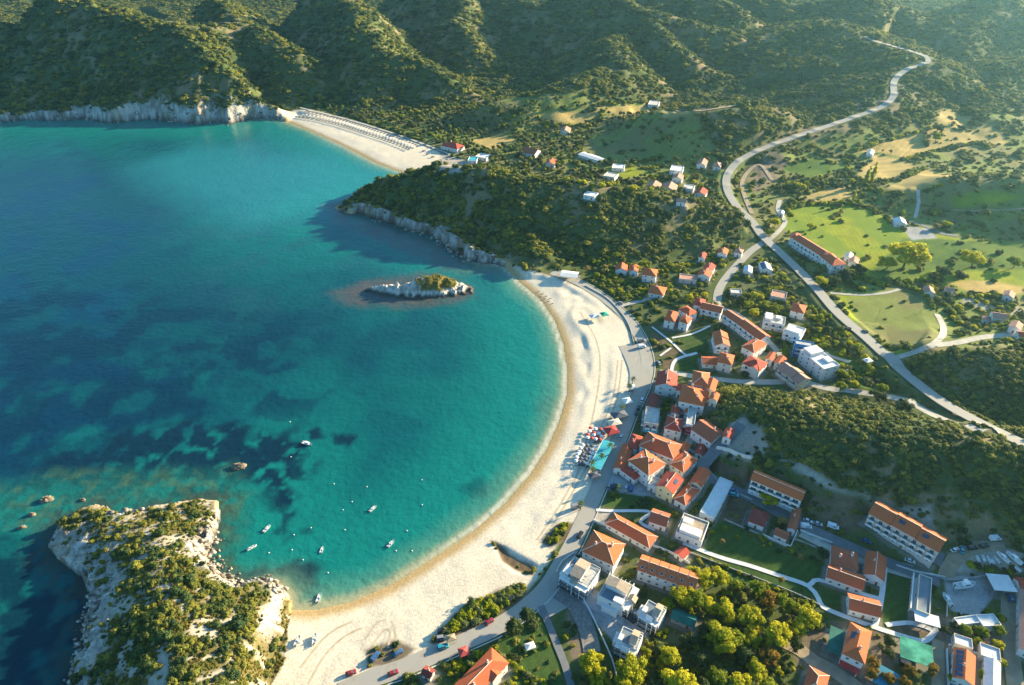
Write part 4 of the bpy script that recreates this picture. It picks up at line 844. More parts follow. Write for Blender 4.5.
def offset_line(line, off_):
    P_ = [np.array(p) for p in line]; out = []
    for i in range(len(P_)):
        t = P_[min(i + 1, len(P_) - 1)] - P_[max(i - 1, 0)]; t = t[:2] / (np.linalg.norm(t[:2]) + 1e-9); out.append((P_[i][0] - t[1] * off_, P_[i][1] + t[0] * off_, P_[i][2]))
    return out
for nm, line, wd, mt in road_lines:
    if nm == 'main_road':
        for o_ in (-3.6, 3.6): ribbon('lane_marking', offset_line(line, o_), .22, M['line'], lf + .02)
        ribbon('lane_marking', line, .2, M['line'], lf + .02)
    if nm == 'beach_road':
        kl = offset_line(line, 4.7); ribbon('kerb', kl, .5, M['kerb'], .22)

# the air between here and the far hills
hz = bpy.data.materials.new('haze'); hz.use_nodes = True
for n_ in list(hz.node_tree.nodes):
    if n_.type == 'BSDF_PRINCIPLED': hz.node_tree.nodes.remove(n_)
pv = hz.node_tree.nodes.new('ShaderNodeVolumePrincipled'); pv.inputs['Color'].default_value = (.42, .82, 1.0, 1); pv.inputs['Density'].default_value = HAZE_DENSITY; pv.inputs['Anisotropy'].default_value = .7
hz.node_tree.links.new(pv.outputs[0], hz.node_tree.nodes['Material Output'].inputs['Volume'])
ztop = max(CAM_H + 8, float(Z.max()) + 15)
haze = MB().box(-4400, 4400, -60, 4400, float(Z.min()) - 1.5, ztop).build('haze', hz); tag(haze, 'pale blue summer haze lying over the valley and far hills', 'haze', None, 'stuff')

# ------------------------------------------------------------------ buildings
WIN = {}
def win_mesh(kind, w, h):
    k_ = (kind, w, h)
    if k_ not in WIN:
        mb = MB(); f = .09
        if kind == 'door':
            mb.box(-w/2, w/2, -.05, .06, 0, h, 0); mb.box(-w/2 + f, w/2 - f, .06, .075, .1, h - f, 1)
            WIN[k_] = mb.mesh('door', [M['frameb'], M['door']])
        else:
            mb.box(-w/2, -w/2 + f, -.05, .07, 0, h); mb.box(w/2 - f, w/2, -.05, .07, 0, h); mb.box(-w/2 + f, w/2 - f, -.05, .07, 0, f); mb.box(-w/2 + f, w/2 - f, -.05, .07, h - f, h)
            mb.box(-.035, .035, -.04, .055, f, h - f); mb.box(-w/2 - .08, w/2 + .08, -.05, .16, -.1, -.003)
            mb.box(-w/2 + f, -.035, -.04, .02, f, h - f, 1); mb.box(.035, w/2 - f, -.04, .02, f, h - f, 1)
            if kind == 'shut': mb.box(-w/2 - .5, -w/2 - .02, .01, .05, 0, h, 2); mb.box(w/2 + .02, w/2 + .5, .01, .05, 0, h, 2)
            WIN[k_] = mb.mesh('window', [M['frame'], M['glass'], M['shutter']])
    return WIN[k_]
BALC = {}
def balc_mesh(w, d, railm):
    k_ = (round(w, 1), d, railm)
    if k_ not in BALC:
        mb = MB(); mb.box(-w/2, w/2, 0, d, -.16, 0, 0)
        mb.box(-w/2, w/2, d - .07, d - .003, .003, .95, 1); mb.box(-w/2, -w/2 + .06, .02, d - .08, .003, .95, 1); mb.box(w/2 - .06, w/2, .02, d - .08, .003, .95, 1)
        BALC[k_] = mb.mesh('balcony', [M['white'], M[railm]])
    return BALC[k_]
def shell(mb, tops, loop_outer, th=.2, mi=0):
    """roof skin: list of top faces (lists of points) plus thickness below, closed at the outer loop"""
    for f in tops: mb.poly(f, mi)
    for f in tops: mb.poly([(p[0], p[1], p[2] - th) for p in reversed(f)], mi)
    n = len(loop_outer)
    for i in range(n):
        p, q = loop_outer[i], loop_outer[(i + 1) % n]
        mb.poly([(p[0], p[1], p[2] - th), (q[0], q[1], q[2] - th), q, p], mi)
def gable(mb, L_, W, h, rise, x0=None, x1=None, y0=None, y1=None, mi=0):
    x0 = -L_/2 if x0 is None else x0; x1 = L_/2 if x1 is None else x1; y0 = -W/2 if y0 is None else y0; y1 = W/2 if y1 is None else y1; ym = (y0 + y1) / 2
    a, b, c, d = (x0,y0,h), (x1,y0,h), (x1,y1,h), (x0,y1,h); r0, r1 = (x0,ym,h+rise), (x1,ym,h+rise)
    shell(mb, [[a,b,r1,r0],[c,d,r0,r1]], [a,b,r1,c,d,r0], .2, mi); return (r0, r1)
def hip(mb, L_, W, h, rise):
    x0, x1, y0, y1 = -L_/2, L_/2, -W/2, W/2
    e = min(W / 2, L_ / 2 - .05) ; r0, r1 = (x0 + e, 0, h + rise), (x1 - e, 0, h + rise)
    a, b, c, d = (x0,y0,h), (x1,y0,h), (x1,y1,h), (x0,y1,h)
    shell(mb, [[a,b,r1,r0],[c,d,r0,r1],[b,c,r1],[d,a,r0]], [a,b,c,d]); return (r0, r1, [a,b,c,d])
def ridge_strip(mb, p, q, r=.16):
    mb.tube((p[0], p[1], p[2] + .02), (q[0], q[1], q[2] + .02), r, r, 5)
def chimney(parent, x, y, z, s=.42):
    mb = MB(); mb.box(x - s, x + s, y - s, y + s, z - 1.2, z + .9, 0); mb.box(x - s - .1, x + s + .1, y - s - .1, y + s + .1, z + .9, z + 1.08, 1); mb.box(x - s*.6, x + s*.6, y - s*.6, y + s*.6, z + 1.083, z + 1.3, 0)
    mb.build('chimney', [M['white'], M['orange']], parent)
def facade(root, parent, side, half, dist, h, floors, far, o, facing):
    """windows, doors and balconies on one wall; side = outward direction angle in the house's frame"""
    ca, sa = math.cos(side), math.sin(side)
    n = max(1, int(half * 2 / (3.4 if not far else 4.2))); fh = h / floors
    isl = facing
    for fl in range(floors):
        for k_ in range(n):
            t = (-half + (k_ + .5) * 2 * half / n)
            x, y = ca * dist - sa * t, sa * dist + ca * t
            z = fl * fh + .95
            balc = ('balc' in o and isl and fl > 0) or ('balcl' in o and isl and fl >= 0 and fl > 0)
            if fl == 0 and k_ == n // 2 and facing: w = link('door', win_mesh('door', 1.0, 2.1), parent); z = .02
            elif balc: w = link('window', win_mesh('plain', 2.7 if 'balcl' in o else 1.6, 2.05), parent); z = fl * fh + .12
            else: w = link('window', win_mesh('shut' if ('shut' in o) else 'plain', 1.15, min(1.35, fh - 1.3)), parent)
            w.location = (x, y, z); w.rotation_euler = (0, 0, side - R(90))
            if balc:
                b = link('balcony', balc_mesh(2 * half / n - (.1 if 'balcl' in o else .9), 1.5, 'bluew' if 'bluebalc' in o else 'rail'), parent)
                bx, by = ca * (dist + .004) - sa * t, sa * (dist + .004) + ca * t
                b.location = (bx, by, fl * fh + .02); b.rotation_euler = (0, 0, side - R(90))
def house(label, cat, pts, h, roof, rc, wc, floors, o, fp):
    ctr, rz, L_, W, zg = fp; o = o.split()
    root = thing(cat, label, cat.replace('_', ' '), (ctr[0], ctr[1], zg), rz)
    ov = .45 if roof != 'flat' else 0.0
    if 'open' in o: ov = .3
    wl_, ww = L_ - 2 * ov, W - 2 * ov
    dist_cam = math.hypot(ctr[0], ctr[1]); far = dist_cam > 330
    rise = {'gable': W * .24, 'hip': min(W, L_) * .26}.get(roof, W * .24)
    if floors == 0: rise = min(rise, .9)
    mb = MB()
    if 'open' in o:                                     # a canopy on posts
        for sx in (-1, 0, 1):
            for sy in (-1, 1):
                MB().box(sx * (wl_/2 - .2) - .09, sx * (wl_/2 - .2) + .09, sy * (ww/2 - .2) - .09, sy * (ww/2 - .2) + .09, -.5, h - .19).build('post', M['metal'], root)
    else:
        mb.box(-wl_/2, wl_/2, -ww/2, ww/2, -2.2, h - .03 if roof != 'flat' else h + .0)
        if roof == 'gable':
            r_ = rise * (ww / W)
            for sx in (-1, 1):
                mb.add([(sx*wl_/2, -ww/2, h - .03), (sx*wl_/2, ww/2, h - .03), (sx*wl_/2, 0, h + r_ - .1), (sx*(wl_/2 - .2), -ww/2, h - .03), (sx*(wl_/2 - .2), ww/2, h - .03), (sx*(wl_/2 - .2), 0, h + r_ - .1)], [(0,1,2),(5,4,3),(0,2,5,3),(1,4,5,2)])
        mb.build('wall', M[wc if 'yellow' != wc else 'white'], root) if wc != 'yellow' else mb.build('wall', M['yellow'], root)
    rb = MB(); caps = []
    ridgez = h
    if roof == 'gable':
        r0, r1 = gable(rb, L_, W, h, rise); caps = [(r0, r1)]; ridgez = h + rise
    elif roof == 'hip':
        r0, r1, cs = hip(rb, L_, W, h, rise); caps = [(r0, r1), (cs[0], r0), (cs[3], r0), (cs[1], r1), (cs[2], r1)]; ridgez = h + rise
    elif roof == 'cross':
        r0, r1, cs = hip(rb, L_, W, h, rise); caps = [(r0, r1)]; ridgez = h + rise
    elif roof.startswith('steps'):
        n = {'steps': 6, 'steps2': 2, 'steps3': 3}[roof]; ul = L_ / n
        for k_ in range(n):
            x0 = -L_/2 + k_ * ul; dz = (.0 if n == 6 else .5) * (k_ % 2)
            x1 = x0 + ul - (.4 if n == 6 else .12)
            u = MB(); r0, r1 = gable(u, L_, W, h + dz, rise, x0, x1, mi=0)
            pm = u.build('roof', M[rc], root)
            wm = MB()
            for xx in (x0 + .25, x1 - .45):
                wm.add([(xx, -ww/2, h - .05), (xx, ww/2, h - .05), (xx, 0, h + rise*ww/W + dz - .12), (xx + .2, -ww/2, h - .05), (xx + .2, ww/2, h - .05), (xx + .2, 0, h + rise*ww/W + dz - .12)], [(0,2,1),(3,4,5),(0,3,5,2),(1,2,5,4)])
            wm.box(x0 + .5, x1 - .5, -ww/2, -ww/2 + .2, h - .05, h + dz - .02 + .04); wm.build('gable_wall', M[wc], root)
            cap = MB(); ridge_strip(cap, r0, r1); cap.build('ridge_cap', M['ridge'], pm)
            if n == 3 and 'solar' in o and k_ > 0 and cat == 'apartment_block':
                sp_ = MB().box(-1.3, 1.3, -.8, .8, .04, .14).build('solar_panel', M['panel'], pm); sp_.location = (x0 + ul * .3, -W * .2, h + dz + rise * .6 + .05); sp_.rotation_euler = (math.atan2(rise, W / 2), 0, 0)
            if n == 6:                                  # a skylight on the side towards the sea
                sl = MB(); xm = (x0 + x1) / 2; ya = -W/2 * .62; za = h + rise * .38
                g_ = math.atan2(rise, W / 2)
                sl.box(-.55, .55, -.7, .7, -.02, .14, 0); sl.box(-.45, .45, -.6, .6, .14, .16, 1)
                s_ = sl.build('skylight', [M['frame'], M['glass']], pm); s_.location = (xm, ya, za + .02); s_.rotation_euler = (g_, 0, 0)
    else:
        if 'open' in o:
            rb.box(-L_/2, L_/2, -W/2, W/2, h - .18, h)
        else:
            pw = .25
            rb.box(-wl_/2 + pw, wl_/2 - pw, -ww/2 + pw, ww/2 - pw, h + .003, h + .06)
            pb = MB(); ph = h + .55
            pb.box(-wl_/2, wl_/2, -ww/2, -ww/2 + pw, h + .003, ph); pb.box(-wl_/2, wl_/2, ww/2 - pw, ww/2, h + .003, ph)
            pb.box(-wl_/2, -wl_/2 + pw, -ww/2 + pw, ww/2 - pw, h + .003, ph); pb.box(wl_/2 - pw, wl_/2, -ww/2 + pw, ww/2 - pw, h + .003, ph); pb.build('parapet', M[wc], root)
    roofo = rb.build('roof', M[rc], root) if rb.v else None
    if roof == 'cross':
        cw = min(L_, W) * .55
        c2 = MB(); gable(c2, cw, cw, 0, cw * .27, -W * .56, W * .1); 
        c_ = c2.build('cross_roof', M[rc], root); c_.location = (L_ * .18, 0, h + .05); c_.rotation_euler = (0, 0, R(90))
        w2 = MB(); w2.box(L_*.18 - cw/2 + .4, L_*.18 + cw/2 - .4, -W*.53, -ww/2, -2.2, h - .1); w2.add([(L_*.18 - cw/2 + .4, -W*.53, h - .1), (L_*.18 + cw/2 - .4, -W*.53, h - .1), (L_*.18, -W*.53, h + cw*.27 - .25), (L_*.18 - cw/2 + .4, -W*.53 + .2, h - .1), (L_*.18 + cw/2 - .4, -W*.53 + .2, h - .1), (L_*.18, -W*.53 + .2, h + cw*.27 - .25)], [(0,1,2),(5,4,3),(0,2,5,3),(1,4,5,2)]); w2.build('wing_wall', M[wc], root)
    if 'ridge' in o and caps:
        cb = MB()
        for p, q in caps: ridge_strip(cb, p, q)
        cb.build('ridge_cap', M['ridge'], roofo)
    if 'chim' in o and roofo: chimney(roofo, L_ * .22, W * .08, ridgez); chimney(roofo, -L_ * .2, -W * .14, ridgez - W * .05)
    if roofo and roof in ('gable', 'hip') and floors > 0 and 'chim' not in o and rnd.random() < .5: chimney(roofo, L_ * rnd.uniform(-.2, .25), W * .1, ridgez - .1, .3)
    g_ = math.atan2(rise, W / 2)
    cam_l = math.atan2(-ctr[1], -ctr[0]) - rz                      # where the camera stands, in the house's frame
    sgn = 1 if math.sin(cam_l) > 0 else -1
    if 'solar' in o and roofo:
        pb = MB()
        for k_ in range(3): pb.box(-1.6 + k_ * 1.1, -.6 + k_ * 1.1, -.8, .8, .04, .12)
        p_ = pb.build('solar_panel', M['panel'], roofo)
        p_.location = (L_ * .1, sgn * W * .25, h + rise * .5 + .04); p_.rotation_euler = (-sgn * g_, 0, 0)
    if 'solarrow' in o and roofo:
        pb = MB(); n = max(3, int(L_ / 2.2))
        for k_ in range(n): pb.box(-L_*.44 + k_ * L_*.88/n, -L_*.44 + (k_ + .82) * L_*.88/n, -W*.17, W*.17, .04, .12)
        p_ = pb.build('solar_panel', M['panel'] if 'tarp' not in rc else M['panel'], roofo)
        p_.location = (0, sgn * W * .25, h + rise * .5 + .05); p_.rotation_euler = (-sgn * g_, 0, 0)
    if 'cube' in o:
        cb = MB(); cb.box(-wl_*.46, -wl_*.12, -ww*.40, ww*.40, h + .06, h + 2.3); cb.build('roof_house', M['white'], root)
        cb = MB(); cb.box(wl_*.05, wl_*.3, ww*.05, ww*.42, h + .06, h + 1.3); cb.build('roof_house', M['white'], root)
    if 'teal' in o or 'redawn' in o or 'redfront' in o:
        side = max((0, R(90), R(180), R(-90)), key=lambda a: math.cos(a - cam_l)); dd = wl_/2 if abs(math.cos(side)) > .5 else ww/2; hw = (ww if abs(math.cos(side)) > .5 else wl_)/2
        for lv in ((2.7,) if 'redawn' not in o else (2.6, 4.7)):
            ab = MB(); ab.poly([(dd, -hw, lv), (dd + 2.6, -hw, lv - .5), (dd + 2.6, hw, lv - .5), (dd, hw, lv)]); ab.poly([(dd, hw, lv - .06), (dd + 2.6, hw, lv - .56), (dd + 2.6, -hw, lv - .56), (dd, -hw, lv - .06)]); ab.poly([(dd + 2.6, -hw, lv - .56), (dd + 2.6, hw, lv - .56), (dd + 2.6, hw, lv - .5), (dd + 2.6, -hw, lv - .5)])
            a_ = ab.build('awning', M['tealroof' if 'teal' in o else 'redcloth'], root); a_.rotation_euler = (0, 0, side)
    if 'cols' in o:
        for k_ in range(10): MB().box(-L_/2 + (k_ + .5) * L_/10 - .15, -L_/2 + (k_ + .5) * L_/10 + .15, W/2 + 1.8, W/2 + 2.1, -.3, 3.0).build('column', M['white'], root)
        MB().box(-L_/2, L_/2, W/2 + 1.7, W/2 + 2.2, 3.0, 3.3).build('beam', M['white'], root)
    if floors and 'open' not in o:
        for side, half, dd in ((0, ww/2, wl_/2), (R(90), wl_/2, ww/2), (R(180), ww/2, wl_/2), (R(-90), wl_/2, ww/2)):
            fc = math.cos(side - cam_l)
            if fc < -.35: continue
            best = all(math.cos(a - cam_l) <= fc + 1e-6 or (abs(math.sin(a)) < .5 and L_ > W * 1.6) for a in (0, R(90), R(180), R(-90)))
            if half < 1.2: continue
            facade(root, root, side, half - .2, dd, h, floors, far, o, best)
    return root
for (label, cat, pts, h, roof, rc, wc, floors, o), fp in zip(HS, FOOT): house(label, cat, pts, h, roof, rc, wc, floors, o, fp)

def villa(label, h, fp, i):
    ctr, rz, L_, W, zg = fp
    root = thing('villa', label, 'villa', (ctr[0], ctr[1], zg), rz); l, w = L_/2, W/2
    cam_l = math.atan2(-ctr[1], -ctr[0]) - rz; s = 1 if math.sin(cam_l) > 0 else -1
    MB().box(-l, l, -w, w, -2, h).build('wall', M['white'], root)
    r = MB().box(-l + .25, l - .25, -w + .25, w - .25, h + .003, h + .05).build('roof', M['flatroof'], root)
    pb = MB(); pb.box(-l, l, -w, -w + .22, h + .003, h + .5); pb.box(-l, l, w - .22, w, h + .003, h + .5); pb.box(-l, -l + .22, -w + .22, w - .22, h + .003, h + .5); pb.box(l - .22, l, -w + .22, w - .22, h + .003, h + .5); pb.build('parapet', M['white'], root)
    u = MB(); x0, x1 = (-l * .1, l * .6) if i % 2 else (-l * .45, l * .3)
    if i >= 2: x0, x1 = l * .15, l * .7
    u.box(x0, x1, -w * .8, w * .8, h + .06, h + 2.4); u.build('upper_storey', M['white'], root)
    g = MB(); ga, gb = gable(g, 0, 0, h + 2.4, 1.0, x0 - .3, x1 + .3, -w * .9, w * .9); g.build('gable_roof', M['tanroof'], root)
    pn = MB().box(-l * .9, x0 - .5, -w * .75, w * .75, h + .12, h + .22).build('roof_panel', M['greyroof'], root)
    q0 = MB(); q0.box(-l * .95, -l * .55, -w * .9, -w * .2, h + .06, h + 1.7); q0.box(-l * .97, -l * .53, -w * .93, -w * .17, h + 1.703, h + 1.85); q0.build('roof_house', M['white'], root)
    fg = MB(); px0, px1 = (-l * .35, l * .25) if i % 2 else (0, l * .6); gable(fg, 0, 0, 0, 1.5, -1.6, 1.6, px0, px1)
    fgo = fg.build('portico_roof', M['tanroof' if i < 2 else 'whiteroof'], root); fgo.location = (0, s * (w + 1.5), h + .2)
    fr = MB()
    for xx in (px0, px1 - .3): fr.box(xx, xx + .3, min(s * (w + 2.6), s * (w + 2.9)), max(s * (w + 2.6), s * (w + 2.9)), -1, h + .1)
    fr.build('portico_post', M['white'], root)
    sw = MB(); sw.box(-l - 1.9, -l - .003, -w * .7, w * .5, -1.5, h * .55); sw.box(-l - 1.95, -l - .003, -w * .75, w * .55, h * .55 + .003, h * .55 + .3); sw.build('side_wing', M['white'], root)
    pg = MB()
    for k_ in range(7): yy = -w + .3 + k_ * (2 * w - .6) / 6; pg.box(x1 + .4, l, yy - .07, yy + .07, h + 2.0, h + 2.14)
    for yy in (-w + .2, w - .2): pg.box(x1 + .4, l, yy - .09, yy + .09, h + 1.85, h + 2.0); pg.box(l - .22, l - .04, yy - .09, yy + .09, h + .5, h + 1.85)
    pg.build('pergola', M['white'], root)
    for side in (s,):
        for fl in range(2):
            n = max(2, int(L_ / 4))
            for k_ in range(n):
                t = -l + (k_ + .5) * L_ / n
                wd_ = link('window', win_mesh('plain', 2.0, 2.1), root); wd_.location = (t, side * w, fl * 3.05 + .1); wd_.rotation_euler = (0, 0, 0 if side > 0 else R(180))
            b = link('balcony', balc_mesh(L_ - .2, 2.4, 'glass'), root); b.location = (0, side * (w + .004), fl * 3.05 + .05); b.rotation_euler = (0, 0, 0 if side > 0 else R(180))
        for k_ in range(n + 1):
            t = -l + .2 + k_ * (L_ - .4) / n; MB().box(t - .12, t + .12, side * (w + 2.2) - .12, side * (w + 2.2) + .12, -1, h - .2).build('column', M['white'], root)
        cv = MB(); cv.box(-l, l, min(side * w, side * (w + 2.4)) , max(side * w, side * (w + 2.4)), h - .2, h - .003); cv.build('balcony_roof', M['white'], root)
    for sd_ in (-1, 1):
        for fl in range(2):
            wd_ = link('window', win_mesh('plain', 1.15, 1.35), root); wd_.location = (sd_ * l, 0, fl * 3.05 + .9); wd_.rotation_euler = (0, 0, R(-90) * sd_)
for i, ((label, p, h), fp) in enumerate(zip(VILLAS, VFOOT)): villa(label, h, fp, i)

# ------------------------------------------------------------------ garden walls and fences
def wall(pl, h, label, m='white', th=.3, name='garden_wall', cat='wall'):
    pts = smooth([on(*p) for p in pl], 3.0) if len(pl) > 2 else [on(*p) for p in pl]
    if len(pts) == 2: pts = [pts[0] + (pts[1] - pts[0]) * t for t in np.linspace(0, 1, 8)]
    mb = MB(); vs = []; fs = []
    for i in range(len(pts)):
        t = pts[min(i + 1, len(pts) - 1)] - pts[max(i - 1, 0)]; t = t[:2] / (np.linalg.norm(t[:2]) + 1e-9); n = np.array((-t[1], t[0])) * th / 2
        z = float(ground(pts[i][0], pts[i][1])); p = pts[i][:2]
        vs += [(*(p - n), z - .6), (*(p + n), z - .6), (*(p + n), z + h), (*(p - n), z + h)]
    for i in range(len(pts) - 1):
        a = i * 4
        for k_ in range(4): fs.append((a + k_, a + (k_ + 1) % 4, a + 4 + (k_ + 1) % 4, a + 4 + k_))
    fs += [(3, 2, 1, 0), tuple(len(vs) - 4 + k_ for k_ in range(4))]
    mb.add(vs, fs); o = mb.build(name, M[m]); tag(o, label, cat); return o
wall([(559,580),(572,588),(583,600),(592,616),(603,640),(612,660),(618,684)], 1.3, 'curving white wall round the white villas and their paved court')
wall([(716,449),(730,452),(745,458),(757,460)], 2.2, 'tall white retaining wall leading up to the three storey hotel')
wall([(593,521),(640,541),(672,554),(689,564)], 1.4, 'long white wall in front of the low orange restaurant')
wall([(762,536),(790,548)], 1.6, 'white courtyard wall of the farmhouse towards the lawn')
wall([(790,548),(797,532)], 1.6, 'short white end wall of the farmhouse courtyard')
wall([(688,450),(702,457)], 1.5, 'white yard wall in front of the small outhouse')
wall([(800,531),(822,540),(832,544)], 1.2, 'white wall strip beside the parking lane')
wall([(896,566),(914,572),(945,578)], 1.2, 'white wall along the pool garden')
wall([(724,520),(745,529),(762,536)], 1.0, 'grey boundary wall on the upper side of the lawn', 'grey', .2)
wall([(795,540),(816,548)], 1.0, 'grey boundary wall right of the farmhouse courtyard', 'grey', .2)
wall([(690,553),(720,565),(760,580),(800,596),(820,606)], .9, 'low stone wall between the lower lawn and the trees', 'grey', .3)
wall([(705,470),(722,486),(752,500)], .9, 'low grey wall beside the back street and brown plot', 'grey', .3)
wall([(741,528),(747,511)], .9, 'thin grey fence wall beside the dirt parking lot', 'grey', .2)
wall([(585,286),(606,298),(620,312),(629,326),(634,345)], .7, 'low sea wall between the sand and the north promenade', 'grey', .35)
wall([(947,600),(946,618)], 1.2, 'tan wall on the left side of the boat yard', 'beige', .3)
wall([(940,578),(955,582),(985,577)], 1.6, 'dark wall along the upper edge of the boat yard', 'grey', .3)
wall([(946,650),(948,690)], 1.4, 'white wall left of the solar panel building', 'white', .3)
wall([(948,645),(978,655)], 1.2, 'white wall above the solar panel building', 'white', .3)
wall([(556,573),(562,562),(575,553)], 1.0, 'white roadside wall of the villa garden', 'white', .3)

# ------------------------------------------------------------------ plants
def lumpy(seed, n=5, r=.5):
    rg = np.random.RandomState(seed); return [(rg.uniform(-.32, .32), rg.uniform(-.32, .32), rg.uniform(.25, .6), rg.uniform(.28, .42)) for _ in range(n)]
def leaves(lobes, count, size, seed, solid=True, flat=1.0):
    """leaf clumps spread through the lobes' volume: verts, quads"""
    rg = np.random.RandomState(seed); lb = np.array(lobes); w = lb[:, 3] ** 2; w /= w.sum()
    k_ = rg.choice(len(lb), count, p=w); d = rg.normal(size=(count, 3)); d /= np.linalg.norm(d, axis=1)[:, None]; d[:, 2] = np.where(d[:, 2] < -.5, -d[:, 2], d[:, 2])
    r = lb[k_, 3] * rg.uniform(.62, 1.06, count) ; c = lb[k_, :3] + d * r[:, None] * np.array((1, 1, flat))
    nrm = d + rg.normal(size=(count, 3)) * .45; nrm /= np.linalg.norm(nrm, axis=1)[:, None]
    a = np.cross(nrm, rg.normal(size=(count, 3))); a /= np.linalg.norm(a, axis=1)[:, None]; b = np.cross(nrm, a)
    s = size * rg.uniform(.6, 1.35, count)[:, None]
    v = np.stack([c - a * s, c - b * s * .7 + nrm * s * .15, c + a * s, c + b * s * .7 + nrm * s * .15], 1).reshape(-1, 3)
    f = np.arange(count * 4).reshape(-1, 4); return v, f
def ico_core(lobes, k_=.72):
    vs, fs = [], []
    for x, y, z, r in lobes:
        o = len(vs); n, m = 7, 4
        for j in range(m + 1):
            t = math.pi * j / m
            for i in range(n):
                p = 2 * math.pi * i / n + j; rr = r * k_ * (1 + .18 * math.sin(i * 2.3 + j * 1.7 + x * 9)); vs.append((x + rr * math.sin(t) * math.cos(p), y + rr * math.sin(t) * math.sin(p), z + rr * math.cos(t)))
        for j in range(m):
            for i in range(n): fs.append((o + j * n + i, o + (j + 1) * n + i, o + (j + 1) * n + (i + 1) % n, o + j * n + (i + 1) % n))
    return np.array(vs), np.array(fs)
def crown_mesh(name, lobes, count, size, seed, m, flat=1.0, core=.7):
    v, f = leaves(lobes, count, size, seed, flat=flat); cv, cf = ico_core(lobes, core)
    return npmesh(name, np.concatenate([v, cv]), np.concatenate([f, cf + len(v)]), m, False)
def tree_lobes(seed, n=15, hgt=.50, spread=.37):
    rg = np.random.RandomState(seed); out = [(0, 0, hgt + .10, .24)]
    for k_ in range(n):
        a = rg.uniform(0, 6.28); rr = spread * math.sqrt(rg.uniform(.1, 1)); out.append((rr * math.cos(a), rr * math.sin(a), hgt + rg.uniform(-.20, .24) * (1 - .5 * rr / spread), rg.uniform(.085, .19)))
    return out
def trunk_mesh(seed, h=.42, r=.03):
    rg = np.random.RandomState(seed); mb = MB(); mb.tube((0, 0, -.06), (.01, .01, h * .6), r, r * .7, 7)
    for k_ in range(5):
        a = k_ * 1.256 + rg.uniform(-.3, .3); mb.tube((.01, .01, h * (.5 + .02 * k_)), (.22 * math.cos(a), .22 * math.sin(a), h + rg.uniform(.02, .2)), r * .55, r * .2, 5)
    return mb.mesh('trunk', M['bark'])
# unit trees: crown about one unit wide, scaled per tree
CROWNS = {}
for key, m in (('a', 'leaf_a'), ('o', 'leaf_o'), ('d', 'leaf_d'), ('y', 'leaf_y'), ('g', 'gold')):
    CROWNS[key] = [(crown_mesh('crown', tree_lobes(s + ord(key)), 1700, .033, s, M[m]), trunk_mesh(s)) for s in range(3)]
POPL = (crown_mesh('crown', [(rnd.uniform(-.05,.05), rnd.uniform(-.05,.05), .12 + k_ * .11, .11 - abs(k_ - 3) * .012) for k_ in range(9)], 900, .03, 5, M['leaf_y']), trunk_mesh(9, .5, .02))
CYPR = (crown_mesh('crown', [(0, 0, .12 + k_ * .11, .10 - k_ * .009) for k_ in range(9)], 700, .03, 6, M['leaf_d']), trunk_mesh(8, .5, .02))
PINE = (crown_mesh('crown', [(.25*math.cos(k_*.9), .25*math.sin(k_*.9), .7 + .06*math.sin(k_*2.), .2) for k_ in range(7)] + [(0,0,.78,.25)], 1500, .03, 4, M['leaf_d'], .75), trunk_mesh(7, .7, .035))
def tree(px, py, w, key, label, group=None, name='broadleaf_tree', cat='tree', hk=1.0, cz=.5):
    """px, py = middle of the crown in the photo; w = crown width in metres"""
    if key == 'p': cr, tr = POPL
    elif key == 'c': cr, tr = CYPR
    elif key == 'pine': cr, tr = PINE
    else: cr, tr = CROWNS[key][rnd.randrange(3)]
    p = on(px, py, cz * w * hk); z = float(ground(p[0], p[1]))
    if name is None: name = 'tree'
    rt = thing(name, label, cat, (p[0], p[1], z), rnd.uniform(0, 6.28), group); rt.scale = (w, w, w * hk)
    link('trunk', tr, rt); link('crown', cr, rt); return rt
tag_ = {'a': 'green broadleaf tree', 'o': 'autumn tinted tree', 'd': 'dark green tree', 'y': 'lime yellow tree', 'g': 'straw coloured tree', 'pine': 'umbrella pine', 'p': 'tall slim poplar', 'c': 'dark cypress'}
wood = [(705,577,10,'y'),(690,573,8,'y'),(721,577,9,'y'),(735,585,7,'a'),(682,594,10,'y'),(697,599,10,'a'),(708,606,8,'y'),(752,640,8,'y'),(726,611,10,'y'),(750,619,11,'y'),(723,638,13,'y'),(708,630,8,'d'),(738,640,9,'a'),(775,633,12,'y'),(760,589,9,'a'),(769,598,9,'o'),(783,601,8,'a'),(792,607,7,'a'),(799,628,8,'y'),(809,617,10,'y'),(797,645,7,'d'),(770,656,9,'o'),(757,670,9,'y'),(672,656,10,'y'),(657,650,7,'d'),(632,668,12,'y'),(625,686,10,'y'),(681,682,13,'y'),(700,660,9,'d'),(718,678,9,'a'),(738,684,10,'y'),(592,664,10,'y'),(600,678,8,'y'),(745,655,9,'d'),(653,690,9,'d'),(690,640,8,'d'),(705,690,9,'d'),(770,690,9,'a'),(668,604,7,'a'),(676,585,6,'a')]
for i, (x, y, w, k_) in enumerate(wood):
    tree(x, y, w * 1.08, k_, {'y': 'lime lit tree with full crown in the wood at the bottom of the village', 'a': 'mid green tree with full crown in the wood at the bottom of the village', 'd': 'dark shaded tree in the wood at the bottom of the village', 'o': 'orange tinted tree in the wood at the bottom of the village'}[k_], 'trees of the wood below the lawn: ' + {'y': 'lime', 'a': 'green', 'd': 'dark', 'o': 'orange'}[k_])  # lime and dark leaf colours stand in for sunlit and shaded crowns
